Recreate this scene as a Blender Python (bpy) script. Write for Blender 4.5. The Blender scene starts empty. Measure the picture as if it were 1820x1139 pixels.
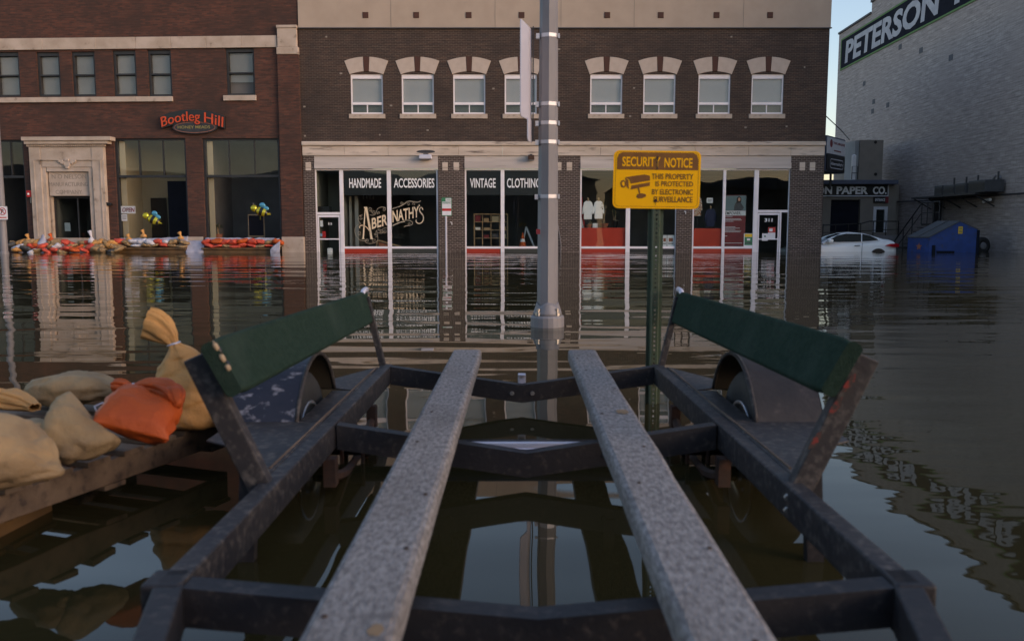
import bpy, math, random
from mathutils import Vector, Matrix, noise
R = math.radians
random.seed(7)
SC = bpy.context.scene
COL = SC.collection
# ------------------------------------------------------------------ camera
F, W0, H0 = 1500.0, 1820.0, 1139.0
PITCH = R(6.22); CP, SP = math.cos(PITCH), math.sin(PITCH)
CH = 1.0                                   # eye height above the flood water (z = 0)
cam_d = bpy.data.cameras.new('camera'); cam = bpy.data.objects.new('camera', cam_d); COL.objects.link(cam)
cam.location = (0, 0, CH); cam.rotation_euler = (R(90) - PITCH, 0, 0)
cam_d.sensor_width = 36; cam_d.lens = F / W0 * 36; cam_d.clip_end = 3000; cam_d.clip_start = 0.05
cam_d.dof.use_dof = True; cam_d.dof.focus_distance = 30; cam_d.dof.aperture_fstop = 4.0
SC.camera = cam
# ------------------------------------------------------------------ world, sun, exposure
w = bpy.data.worlds.new("World"); SC.world = w; w.use_nodes = True
nt = w.node_tree; nt.nodes.clear()
sky = nt.nodes.new('ShaderNodeTexSky'); sky.sky_type = 'NISHITA'; sky.sun_disc = False
SUN_EL, SUN_AZ = R(14), R(122)              # azimuth clockwise from +Y: low behind the camera's right shoulder
sky.sun_elevation = SUN_EL; sky.sun_rotation = SUN_AZ
sky.air_density = 1.2; sky.dust_density = 1.0; sky.ozone_density = 3.5; sky.altitude = 200
bg = nt.nodes.new('ShaderNodeBackground'); bg.inputs['Strength'].default_value = 0.15
ow = nt.nodes.new('ShaderNodeOutputWorld')
tint = nt.nodes.new('ShaderNodeMix'); tint.data_type = 'RGBA'; tint.blend_type = 'MULTIPLY'; tint.inputs[0].default_value = 1
tint.inputs[7].default_value = (1.30, .972, .83, 1)          # neutral-violet dusk balance of the sky light
nt.links.new(sky.outputs[0], tint.inputs[6]); nt.links.new(tint.outputs[2], bg.inputs[0]); nt.links.new(bg.outputs[0], ow.inputs[0])
sd = bpy.data.lights.new('sun', 'SUN'); sd.energy = 0.5; sd.angle = R(22); sd.color = (1.0, 0.80, 0.62)
so = bpy.data.objects.new('sun', sd); COL.objects.link(so)
sv = Vector((math.sin(SUN_AZ)*math.cos(SUN_EL), math.cos(SUN_AZ)*math.cos(SUN_EL), math.sin(SUN_EL)))
so.rotation_euler = sv.to_track_quat('Z', 'Y').to_euler()
SC.view_settings.view_transform = 'Standard'; SC.view_settings.look = 'None'
SC.view_settings.exposure = 1.04; SC.view_settings.gamma = 1

# ------------------------------------------------------------------ frames: pixel of the survey photo -> metres on a real plane
def ray(px, py):
    a = (px - W0/2)/F; b = (H0/2 - py)/F
    return Vector((a, CP + b*SP, -SP + b*CP))
EYE = Vector((0, 0, CH))
def onz(px, py, z):
    d = ray(px, py); t = (z - CH)/d.z
    return EYE + d*t
def ony(px, py, y):
    d = ray(px, py); return EYE + d*(y/d.y)
class Frame:
    def __init__(s, o, ang):
        s.o = Vector(o); s.a = ang
        s.u = Vector((math.cos(ang), math.sin(ang), 0)); s.v = Vector((-math.sin(ang), math.cos(ang), 0))
    def px(s, x, y, d=0.0):
        r = ray(x, y); q = s.o + s.v*d
        t = (q - EYE).dot(s.v)/r.dot(s.v); p = EYE + r*t
        return (p - s.o).dot(s.u), p.z
    def rect(s, x0, y0, x1, y1, d=0.0):
        xm, ym = (x0+x1)/2, (y0+y1)/2
        return s.px(x0, ym, d)[0], s.px(x1, ym, d)[0], s.px(xm, y1, d)[1], s.px(xm, y0, d)[1]
    def wp(s, p):
        return s.o + s.u*p[0] + s.v*p[1] + Vector((0, 0, p[2]))
WF = Frame((0, 0, 0), 0.0)
# ------------------------------------------------------------------ materials
def nodes(name):
    m = bpy.data.materials.new(name); m.use_nodes = True
    return m, m.node_tree, m.node_tree.nodes['Principled BSDF']
def mixc(nt, fac, a, b, mode='MIX'):
    n = nt.nodes.new('ShaderNodeMix'); n.data_type = 'RGBA'; n.blend_type = mode
    for i, v in ((0, fac), (6, a), (7, b)):
        if isinstance(v, (int, float)): n.inputs[i].default_value = v
        elif isinstance(v, tuple): n.inputs[i].default_value = (*v[:3], 1)
        else: nt.links.new(v, n.inputs[i])
    return n.outputs[2]
def noi(nt, vec, scale, detail=4, rough=.55, dist=0):
    n = nt.nodes.new('ShaderNodeTexNoise'); n.inputs['Scale'].default_value = scale
    n.inputs['Detail'].default_value = detail; n.inputs['Roughness'].default_value = rough
    n.inputs['Distortion'].default_value = dist
    if vec is not None: nt.links.new(vec, n.inputs['Vector'])
    return n.outputs['Fac']
def ramp(nt, f, a, b, ca=0, cb=1):
    n = nt.nodes.new('ShaderNodeMapRange'); n.inputs[1].default_value = a; n.inputs[2].default_value = b
    n.inputs[3].default_value = ca; n.inputs[4].default_value = cb; nt.links.new(f, n.inputs[0]); return n.outputs[0]
def objvec(nt, sc=(1, 1, 1)):
    t = nt.nodes.new('ShaderNodeTexCoord'); m = nt.nodes.new('ShaderNodeMapping')
    m.inputs['Scale'].default_value = sc; nt.links.new(t.outputs['Object'], m.inputs[0]); return m.outputs[0]
def bump(nt, p, h, strength=.3, dist=.01):
    b = nt.nodes.new('ShaderNodeBump'); b.inputs['Strength'].default_value = strength
    b.inputs['Distance'].default_value = dist; nt.links.new(h, b.inputs['Height']); nt.links.new(b.outputs[0], p.inputs['Normal'])
MATS = {}
def mk(name, c1, c2=None, scale=6, rough=.6, metal=0, bs=0, bscale=None, lo=.35, hi=.65, vs=(1, 1, 1), c3=None, c3s=20, c3t=(.62, .68), spec=.5, em=None):
    m, nt, p = nodes(name)
    p.inputs['Roughness'].default_value = rough; p.inputs['Metallic'].default_value = metal
    p.inputs['Specular IOR Level'].default_value = spec
    v = objvec(nt, vs)
    if c2:
        c = mixc(nt, ramp(nt, noi(nt, v, scale), lo, hi), c1, c2)
        if c3: c = mixc(nt, ramp(nt, noi(nt, v, c3s, 5), *c3t), c, c3)
        nt.links.new(c, p.inputs['Base Color'])
    else: p.inputs['Base Color'].default_value = (*c1, 1)
    if bs: bump(nt, p, noi(nt, v, bscale or scale*3, 5), bs, .01)
    if em: p.inputs['Emission Color'].default_value = (*em[:3], 1); p.inputs['Emission Strength'].default_value = em[3]
    MATS[name] = m; return m
def brick(name, c1, c2, mortar, bw=.21, rh=.07, ms=.010, patch=None, patch_s=.5, dirt=(.5, .9), damp=None):
    m, nt, p = nodes(name); p.inputs['Roughness'].default_value = .85
    v = objvec(nt); s = nt.nodes.new('ShaderNodeSeparateXYZ'); nt.links.new(v, s.inputs[0])
    ad = nt.nodes.new('ShaderNodeMath'); ad.operation = 'ADD'; nt.links.new(s.outputs[0], ad.inputs[0]); nt.links.new(s.outputs[1], ad.inputs[1])
    c = nt.nodes.new('ShaderNodeCombineXYZ'); nt.links.new(ad.outputs[0], c.inputs[0]); nt.links.new(s.outputs[2], c.inputs[1])
    b = nt.nodes.new('ShaderNodeTexBrick'); nt.links.new(c.outputs[0], b.inputs['Vector'])
    b.inputs['Scale'].default_value = 1; b.inputs['Brick Width'].default_value = bw; b.inputs['Row Height'].default_value = rh
    b.inputs['Mortar Size'].default_value = ms; b.inputs['Mortar Smooth'].default_value = .2; b.inputs['Bias'].default_value = 0
    b.inputs['Color1'].default_value = (*c1, 1); b.inputs['Color2'].default_value = (*c2, 1); b.inputs['Mortar'].default_value = (*mortar, 1)
    col = b.outputs['Color']
    # row-to-row streaks and large weathering patches
    mp = nt.nodes.new('ShaderNodeMapping'); mp.inputs['Scale'].default_value = (1.2, 14, 1); nt.links.new(c.outputs[0], mp.inputs[0])
    st = ramp(nt, noi(nt, mp.outputs[0], 1.0, 5, .65), .3, .72, .55, 1.4)
    g = nt.nodes.new('ShaderNodeCombineColor')
    for i in range(3): nt.links.new(st, g.inputs[i])
    col = mixc(nt, 1.0, col, g.outputs[0], 'MULTIPLY')
    if patch: col = mixc(nt, ramp(nt, noi(nt, c.outputs[0], patch_s, 6, .6), *dirt), col, patch)
    if damp:
        r = ramp(nt, s.outputs[2], damp, damp + .06, .55, 1)
        g2 = nt.nodes.new('ShaderNodeCombineColor')
        for i in range(3): nt.links.new(r, g2.inputs[i])
        col = mixc(nt, 1.0, col, g2.outputs[0], 'MULTIPLY')
    nt.links.new(col, p.inputs['Base Color'])
    bump(nt, p, b.outputs['Fac'], -.4, .01)
    MATS[name] = m; return m
def glass(name, tint, refl=1.0, ior=1.5):
    m = bpy.data.materials.new(name); m.use_nodes = True; nt = m.node_tree; nt.nodes.clear()
    o = nt.nodes.new('ShaderNodeOutputMaterial'); mx = nt.nodes.new('ShaderNodeMixShader')
    t = nt.nodes.new('ShaderNodeBsdfTransparent'); t.inputs[0].default_value = (*tint, 1)
    g = nt.nodes.new('ShaderNodeBsdfGlossy'); g.inputs['Roughness'].default_value = .01; g.inputs[0].default_value = (refl, refl, refl, 1)
    f = nt.nodes.new('ShaderNodeFresnel'); f.inputs[0].default_value = ior
    v = objvec(nt); b = nt.nodes.new('ShaderNodeBump'); b.inputs['Strength'].default_value = .25; b.inputs['Distance'].default_value = .01
    nt.links.new(noi(nt, v, .9, 1), b.inputs['Height']); nt.links.new(b.outputs[0], g.inputs['Normal'])
    mu = nt.nodes.new('ShaderNodeMath'); mu.operation = 'MULTIPLY'; mu.inputs[1].default_value = 1.15; mu.use_clamp = True
    geo = nt.nodes.new('ShaderNodeNewGeometry'); inv = nt.nodes.new('ShaderNodeMath'); inv.operation = 'SUBTRACT'; inv.inputs[0].default_value = 1
    nt.links.new(geo.outputs['Backfacing'], inv.inputs[1]); fm = nt.nodes.new('ShaderNodeMath'); fm.operation = 'MULTIPLY'
    nt.links.new(f.outputs[0], fm.inputs[0]); nt.links.new(inv.outputs[0], fm.inputs[1]); nt.links.new(fm.outputs[0], mu.inputs[0])   # reflect only where a ray enters the pane
    nt.links.new(mu.outputs[0], mx.inputs[0]); nt.links.new(t.outputs[0], mx.inputs[1]); nt.links.new(g.outputs[0], mx.inputs[2])
    nt.links.new(mx.outputs[0], o.inputs[0]); MATS[name] = m; return m

brick('dark_brick', (.060, .032, .022), (.031, .019, .015), (.095, .076, .064), patch=(.020, .0145, .0135), dirt=(.45, .85))
brick('pier_brick', (.058, .038, .032), (.036, .025, .023), (.20, .165, .145), rh=.075, ms=.011, damp=.17)
brick('red_brick', (.118, .040, .024), (.055, .025, .019), (.075, .043, .032), patch=(.036, .021, .017), dirt=(.42, .7), patch_s=.45)
brick('grey_block', (.40, .345, .32), (.35, .30, .28), (.29, .25, .235), bw=.45, rh=.2, ms=.014, patch=(.33, .28, .26), dirt=(.45, .8), patch_s=.35)
mk('stucco', (.40, .33, .27), (.36, .295, .24), 1.2, .9, bs=.1, bscale=40)
mk('limestone', (.50, .42, .36), (.38, .31, .25), 1.5, .85, bs=.15, bscale=20, c3=(.12, .09, .07), c3s=3.0, c3t=(.62, .8))
mk('stone_band', (.60, .51, .44), (.46, .385, .32), 1.2, .85, vs=(.5, 1, 3), c3=(.10, .08, .07), c3s=2.2, c3t=(.58, .75))
mk('lintel_paint', (.52, .47, .44), (.42, .375, .35), 1.0, .7, vs=(.4, 1, 5), c3=(.2, .17, .15), c3s=2, c3t=(.62, .8))
mk('arch_stone', (.48, .41, .36), (.43, .36, .31), 4, .85)
mk('brown_block', (.07, .030, .022), (.06, .026, .02), 4, .85)
mk('frame_white', (.82, .79, .84), (.74, .71, .76), 2, .45)
mk('frame_dark', (.018, .019, .022), (.028, .028, .03), 4, .5)
mk('red_panel', (.36, .026, .006), (.30, .020, .006), 1.5, .5)
mk('dark_panel', (.035, .037, .032), (.05, .05, .042), 2, .4)
mk('black_film', (.012, .011, .012), None, rough=.4)
mk('blind', (.31, .325, .335), (.27, .285, .295), 1, .8)
mk('interior', (.14, .14, .14), (.09, .09, .095), .6, .9)
mk('interior_light', (.30, .29, .24), (.25, .24, .20), .6, .9)
mk('interior_tan', (.42, .36, .24), (.35, .30, .20), .6, .9)
mk('letter_white', (.80, .80, .82), None, rough=.5)
mk('letter_cream', (.72, .58, .40), None, rough=.5)
mk('cream_thin', (.42, .36, .27), None, rough=.5)
mk('paper', (.75, .75, .78), (.68, .68, .72), 8, .7)
mk('sky_blue_paint', (.25, .42, .60), None, rough=.5)
mk('green_paint', (.03, .20, .09), None, rough=.5)
mk('red_paint', (.50, .02, .02), (.42, .02, .02), 8, .4)
mk('poster_red', (.22, .02, .03), (.17, .018, .025), 3, .5)
mk('poster_teal', (.12, .18, .20), (.16, .22, .24), 1.5, .5)
mk('skin', (.45, .25, .17), None, rough=.6)
mk('hair', (.03, .02, .015), None, rough=.6)
mk('grey_cloth', (.10, .10, .11), (.07, .07, .08), 6, .9)
mk('white_cloth', (.88, .88, .90), (.80, .80, .84), 5, .9)
mk('navy_cloth', (.02, .025, .06), (.03, .035, .08), 6, .9)
mk('print_cloth', (.40, .12, .03), (.65, .60, .52), 22, .9, lo=.45, hi=.55)
mk('wood_pale', (.42, .30, .18), (.34, .23, .13), 4, .7, vs=(1, 1, 6))
mk('terracotta', (.32, .12, .07), (.26, .10, .06), 8, .8)
mk('leaf', (.03, .07, .02), (.06, .10, .03), 12, .6)
mk('yellow', (.75, .48, .02), None, rough=.4)
mk('black', (.012, .012, .013), None, rough=.35)
mk('metal_grey', (.24, .23, .24), (.18, .172, .18), 3, .6, .1, vs=(1, 1, .3), bs=.05, bscale=10)
mk('metal_dark', (.05, .05, .055), (.035, .035, .04), 6, .55, .3)
mk('strap_steel', (.55, .54, .56), None, rough=.45, metal=.4)
mk('galv_sign', (.62, .61, .70), (.58, .57, .66), 3, .35, .2)
mk('post_green', (.045, .075, .045), (.065, .08, .05), 12, .5, .2, bs=.1)
mk('sign_amber', (.95, .49, .003), (.92, .465, .003), 5, .5, spec=.15)
mk('sign_ink', (.17, .065, .004), (.21, .085, .005), 18, .5)
mk('sign_rust', (.045, .022, .012), (.07, .03, .01), 30, .6)
mk('car_white', (.92, .92, .92), (.90, .90, .90), 2, .35, spec=.6)
mk('car_glass', (.012, .018, .018), None, rough=.06, spec=.7)
mk('tail_red', (.55, .01, .02), (.40, .01, .015), 14, .2)
mk('rubber', (.018, .018, .018), (.028, .027, .025), 14, .75, bs=.2, bscale=60)
mk('dumpster_blue', (.020, .060, .25), (.015, .045, .19), 3.5, .55, c3=(.06, .05, .06), c3s=6, c3t=(.58, .75), bs=.2, bscale=4)
mk('dumpster_lid', (.045, .048, .055), (.065, .065, .07), 3, .6)
mk('wall_sign_white', (.52, .52, .55), (.40, .40, .44), 1.2, .9, c3=(.25, .25, .27), c3s=4, c3t=(.6, .8))
mk('navy_panel', (.012, .014, .022), (.016, .018, .028), 2, .95, spec=.1)
mk('faded_white', (.70, .70, .74), (.60, .60, .64), 1.5, .8)
mk('green_edge', (.10, .20, .06), None, rough=.8)
mk('fascia_blue', (.10, .115, .17), (.085, .10, .15), 2, .6)
mk('tan_siding', (.25, .22, .19), (.22, .195, .17), 2, .8)
mk('roof_grey', (.10, .10, .11), None, rough=.9)
mk('sack_tan', (.37, .25, .125), (.30, .20, .10), 7, .85, bs=.9, bscale=24, c3=(.20, .135, .075), c3s=6, c3t=(.46, .7))
mk('sack_orange_tan', (.58, .30, .09), (.46, .235, .075), 6, .7, bs=.9, bscale=24, c3=(.38, .27, .16), c3s=3)
mk('sack_orange', (.54, .095, .009), (.43, .07, .009), 6, .65, bs=.8, bscale=24)
mk('sack_red', (.62, .085, .05), (.50, .07, .04), 6, .7)
mk('sack_white', (.60, .60, .66), (.50, .50, .56), 6, .7)
mk('sack_dark', (.04, .045, .05), (.06, .06, .06), 6, .6)
mk('plastic_sheet', (.42, .42, .50), (.34, .34, .41), 4, .25, bs=.5, bscale=8)
mk('bee_yellow', (.55, .50, .04), None, rough=.15, metal=.5)
mk('bee_blue', (.10, .35, .50), None, rough=.15, metal=.4)
mk('flag_white', (.7, .7, .72), None, rough=.9)
mk('mesh_orange', (.55, .07, .02), None, rough=.6)
mk('pallet_wood', (.155, .105, .068), (.085, .056, .038), 3, .85, bs=.4, bscale=20, vs=(4, 1.2, 4), c3=(.045, .03, .024), c3s=6, c3t=(.55, .7))
mk('pallet_wet', (.16, .09, .035), (.08, .05, .025), 3, .5, bs=.3, bscale=20)
mk('steel_black', (.019, .018, .021), (.030, .027, .028), 5, .58, .0, bs=.25, bscale=45, c3=(.10, .08, .07), c3s=38, c3t=(.54, .85), spec=.3)
mk('steel_worn', (.027, .025, .028), (.044, .039, .038), 4, .6, .0, bs=.25, bscale=40, c3=(.14, .12, .105), c3s=42, c3t=(.50, .82), spec=.3)
mk('fender_scuff', (.013, .015, .028), (.022, .024, .040), 6, .45, .0, bs=.2, bscale=30, vs=(1, 2.2, .8), c3=(.24, .24, .28), c3s=22, c3t=(.56, .68))
mk('fender_inside', (.05, .038, .022), (.035, .028, .018), 8, .9)
mk('carpet_green', (.019, .037, .026), (.027, .049, .035), 60, .95, bs=.8, bscale=260, c3=(.048, .070, .055), c3s=3.5, c3t=(.5, .85), spec=.1)
mk('carpet_grey', (.40, .365, .345), (.20, .182, .175), 95, .95, bs=1.0, bscale=240, lo=.36, hi=.64, vs=(1, .4, 1), c3=(.15, .13, .115), c3s=5, c3t=(.5, .95), spec=.1)
mk('bright_red_panel', (.52, .035, .010), (.45, .03, .010), 1.5, .5)
mk('fender_plain', (.030, .028, .030), (.048, .042, .042), 7, .6, .0, bs=.3, bscale=40, c3=(.10, .08, .075), c3s=14, c3t=(.6, .8), spec=.3)
mk('worn_red', (.22, .025, .018), (.05, .03, .025), 60, .7, lo=.42, hi=.5)
mk('glue_stain', (.34, .20, .09), (.25, .16, .09), 25, .9)
mk('rust', (.075, .034, .020), (.035, .022, .016), 18, .85, bs=.4, bscale=40)
mk('rim_silver', (.55, .55, .57), (.40, .40, .42), 10, .3, .8)
mk('bolt_steel', (.45, .42, .38), None, rough=.4, metal=.7)
mk('brass', (.4, .3, .1), None, rough=.4, metal=.7)
glass('pane_glass', (.86, .9, .88)); glass('pane_clear', (.95, .96, .96)); glass('pane_shop', (.90, .93, .92))

def water_mat():
    m, nt, p = nodes('flood_water')
    v = objvec(nt)
    c = mixc(nt, ramp(nt, noi(nt, v, .25, 3), .35, .65), (.034, .027, .010), (.040, .032, .013))
    nt.links.new(c, p.inputs['Base Color'])
    p.inputs['Roughness'].default_value = .015; p.inputs['IOR'].default_value = 1.33; p.inputs['Specular IOR Level'].default_value = .4
    tc = nt.nodes.new('ShaderNodeTexCoord')
    def layer(sx, sy, sc, det, rot=0, loc=(0, 0, 0)):
        mp = nt.nodes.new('ShaderNodeMapping'); mp.inputs['Scale'].default_value = (sx, sy, 1); mp.inputs['Rotation'].default_value = (0, 0, rot)
        mp.inputs['Location'].default_value = loc
        nt.links.new(tc.outputs['Object'], mp.inputs[0]); return noi(nt, mp.outputs[0], sc, det, .5)
    a = layer(.22, 1, .9, 2, .05)             # long low swells, crests across the view
    b = layer(.42, 1, 3.1, 2, -.04, (3, 1, 0)) # short ripples
    patch = ramp(nt, layer(.5, .5, .16, 2, .3), .42, .62, .12, 1)
    s = nt.nodes.new('ShaderNodeSeparateXYZ'); nt.links.new(tc.outputs['Object'], s.inputs[0])
    far = ramp(nt, s.outputs[1], 2.5, 11, .22, 1)
    def mul(x, y):
        n = nt.nodes.new('ShaderNodeMath'); n.operation = 'MULTIPLY'
        for i, q in enumerate((x, y)):
            if isinstance(q, (int, float)): n.inputs[i].default_value = q
            else: nt.links.new(q, n.inputs[i])
        return n.outputs[0]
    ad = nt.nodes.new('ShaderNodeMath'); ad.operation = 'ADD'
    nt.links.new(mul(mul(a, .030), ramp(nt, s.outputs[1], 2, 9, .50, 1)), ad.inputs[0]); nt.links.new(mul(mul(mul(b, .0056), patch), far), ad.inputs[1])
    cc = layer(.5, 1, 5.0, 2, .08, (7, 2, 0))      # livelier chop on the open water to the right
    ad2 = nt.nodes.new('ShaderNodeMath'); ad2.operation = 'ADD'
    nt.links.new(ad.outputs[0], ad2.inputs[0]); nt.links.new(mul(mul(cc, .0040), mul(ramp(nt, s.outputs[0], 1.0, 2.2, 0, 1), ramp(nt, s.outputs[1], 6, 16, 1, 0))), ad2.inputs[1])
    bn = nt.nodes.new('ShaderNodeBump'); bn.inputs['Strength'].default_value = 1; bn.inputs['Distance'].default_value = 1.0
    nt.links.new(ad2.outputs[0], bn.inputs['Height']); nt.links.new(bn.outputs[0], p.inputs['Normal'])
    MATS['flood_water'] = m
water_mat()

# ------------------------------------------------------------------ mesh builder and object helpers
def top(o):
    while o.parent: o = o.parent
    return o
OFF = {}
def empty(fr, p, name, label, cat, group=None):
    o = bpy.data.objects.new(name, None); COL.objects.link(o); o.empty_display_size = .2
    o.location = fr.wp(p); o.rotation_euler = (0, 0, fr.a)
    OFF[o] = Vector(p); tag(o, label, cat, group); return o
def tag(o, label=None, cat=None, group=None, kind=None):
    if label: o['label'] = label
    if cat: o['category'] = cat
    if group: o['group'] = group
    if kind: o['kind'] = kind
    return o
class MB:
    def __init__(s): s.v = []; s.f = []; s.m = []; s.mi = 0
    def add(s, vs, fs):
        n = len(s.v); s.v += [tuple(q) for q in vs]
        for f in fs: s.f.append([n+i for i in f]); s.m.append(s.mi)
        return s
    def box(s, x0, x1, y0, y1, z0, z1):
        return s.add([(x0,y0,z0),(x1,y0,z0),(x1,y1,z0),(x0,y1,z0),(x0,y0,z1),(x1,y0,z1),(x1,y1,z1),(x0,y1,z1)],
                     [(0,3,2,1),(4,5,6,7),(0,1,5,4),(1,2,6,5),(2,3,7,6),(3,0,4,7)])
    def quad(s, a, b, c, d): return s.add([a, b, c, d], [(0, 1, 2, 3)])
    def prism(s, pts, y0, y1):              # outline in (x,z), extruded in y
        n = len(pts)
        return s.add([(x, y0, z) for x, z in pts] + [(x, y1, z) for x, z in pts],
                     [list(range(n)), list(range(2*n-1, n-1, -1))] + [((i+1) % n, i, n+i, n+(i+1) % n) for i in range(n)])
    def prism_yz(s, pts, x0, x1):
        n = len(pts)
        return s.add([(x0, y, z) for y, z in pts] + [(x1, y, z) for y, z in pts],
                     [list(range(n-1, -1, -1)), list(range(n, 2*n))] + [(i, (i+1) % n, n+(i+1) % n, n+i) for i in range(n)])
    def prism_xy(s, pts, z0, z1):
        n = len(pts)
        return s.add([(x, y, z0) for x, y in pts] + [(x, y, z1) for x, y in pts],
                     [list(range(n-1, -1, -1)), list(range(n, 2*n))] + [(i, (i+1) % n, n+(i+1) % n, n+i) for i in range(n)])
    def bar(s, p, q, wd, ht, up=(0, 0, 1)):
        p, q, up = Vector(p), Vector(q), Vector(up); d = (q-p).normalized()
        r = d.cross(up).normalized(); t = r.cross(d).normalized()
        c = []
        for e in (p, q):
            for a, b in ((-1,-1),(1,-1),(1,1),(-1,1)): c.append(e + r*a*wd/2 + t*b*ht/2)
        return s.add(c, [(0,1,2,3),(7,6,5,4),(0,4,5,1),(1,5,6,2),(2,6,7,3),(3,7,4,0)])
    def tube(s, pts, r, n=8, caps=True):
        pts = [Vector(p) for p in pts]; rs = r if isinstance(r, (list, tuple)) else [r]*len(pts)
        base = len(s.v); ref = None
        for i, p in enumerate(pts):
            d = (pts[min(i+1, len(pts)-1)] - pts[max(i-1, 0)]).normalized()
            if ref is None: ref = Vector((0, 0, 1)) if abs(d.z) < .9 else Vector((1, 0, 0))
            a = d.cross(ref).normalized(); b = a.cross(d).normalized(); ref = b
            for k in range(n):
                t = 2*math.pi*(k+.5)/n; s.v.append(tuple(p + (a*math.cos(t) + b*math.sin(t))*rs[i]))
        for i in range(len(pts)-1):
            for k in range(n):
                s.f.append([base+i*n+k, base+i*n+(k+1) % n, base+(i+1)*n+(k+1) % n, base+(i+1)*n+k]); s.m.append(s.mi)
        if caps:
            s.f.append([base+k for k in range(n)][::-1]); s.m.append(s.mi)
            s.f.append([base+(len(pts)-1)*n+k for k in range(n)]); s.m.append(s.mi)
        return s
    def lathe(s, prof, c=(0, 0), n=16, ph=0):   # prof: (r, z) around a vertical axis
        base = len(s.v)
        for r, z in prof:
            for k in range(n):
                t = 2*math.pi*k/n + ph; s.v.append((c[0]+r*math.cos(t), c[1]+r*math.sin(t), z))
        for i in range(len(prof)-1):
            for k in range(n):
                s.f.append([base+i*n+k, base+i*n+(k+1) % n, base+(i+1)*n+(k+1) % n, base+(i+1)*n+k]); s.m.append(s.mi)
        s.f.append([base+k for k in range(n)][::-1]); s.m.append(s.mi)
        s.f.append([base+(len(prof)-1)*n+k for k in range(n)]); s.m.append(s.mi)
        return s
    def disc_x(s, y, z, prof, n=24):            # prof: (r, x) around an axis along x
        base = len(s.v)
        for r, x in prof:
            for k in range(n):
                t = 2*math.pi*k/n; s.v.append((x, y+r*math.cos(t), z+r*math.sin(t)))
        for i in range(len(prof)-1):
            for k in range(n):
                s.f.append([base+i*n+k, base+i*n+(k+1) % n, base+(i+1)*n+(k+1) % n, base+(i+1)*n+k]); s.m.append(s.mi)
        s.f.append([base+k for k in range(n)][::-1]); s.m.append(s.mi)
        s.f.append([base+(len(prof)-1)*n+k for k in range(n)]); s.m.append(s.mi)
        return s
    def wall(s, u0, u1, z0, z1, holes, th=.25, y=0.0, seg=0):
        us = sorted({u0, u1, *[h[0] for h in holes], *[h[1] for h in holes]}); zs = sorted({z0, z1, *[h[2] for h in holes], *[h[3] for h in holes]})
        us = [u for u in us if u0 <= u <= u1]; zs = [z for z in zs if z0 <= z <= z1]
        inh = lambda a, b: any(h[0] < a < h[1] and h[2] < b < h[3] for h in holes)
        for i in range(len(us)-1):
            for j in range(len(zs)-1):
                a, b, c, d = us[i], us[i+1], zs[j], zs[j+1]
                if not inh((a+b)/2, (c+d)/2): s.quad((a, y, c), (b, y, c), (b, y, d), (a, y, d))
        for a, b, c, d in holes:
            s.quad((a, y, c), (a, y, d), (a, y+th, d), (a, y+th, c)); s.quad((b, y, d), (b, y, c), (b, y+th, c), (b, y+th, d))
            s.quad((a, y, d), (b, y, d), (b, y+th, d), (a, y+th, d)); s.quad((b, y, c), (a, y, c), (a, y+th, c), (b, y+th, c))
        return s
    def build(s, name, mat, parent=None, smooth=False, bevel=0, sub=0):
        off = OFF.get(top(parent), Vector()) if parent else Vector()
        me = bpy.data.meshes.new(name); me.from_pydata([(x-off.x, y-off.y, z-off.z) for x, y, z in s.v], [], s.f)
        for m in (mat if isinstance(mat, (list, tuple)) else [mat]): me.materials.append(MATS[m])
        for p, i in zip(me.polygons, s.m): p.material_index = i
        if smooth: me.polygons.foreach_set('use_smooth', [True]*len(me.polygons))
        me.update(); o = bpy.data.objects.new(name, me); COL.objects.link(o)
        if parent: o.parent = parent
        if bevel:
            b = o.modifiers.new('bevel', 'BEVEL'); b.width = bevel; b.segments = 2; b.limit_method = 'ANGLE'; b.angle_limit = R(40)
        if sub:
            b = o.modifiers.new('sub', 'SUBSURF'); b.levels = sub; b.render_levels = sub
        return o
    def solo(s, fr, name, mat, label, cat, group=None, **k):
        xs, ys, zs = zip(*s.v); off = Vector(((min(xs)+max(xs))/2, (min(ys)+max(ys))/2, min(zs)))
        s.v = [(x-off.x, y-off.y, z-off.z) for x, y, z in s.v]
        o = s.build(name, mat, None, **k); o.location = fr.wp(off); o.rotation_euler = (0, 0, fr.a)
        return tag(o, label, cat, group)
def copy_tree(o, parent=None):
    c = o.copy(); COL.objects.link(c)
    if parent: c.parent = parent
    for ch in list(o.children): copy_tree(ch, c)
    return c
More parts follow.
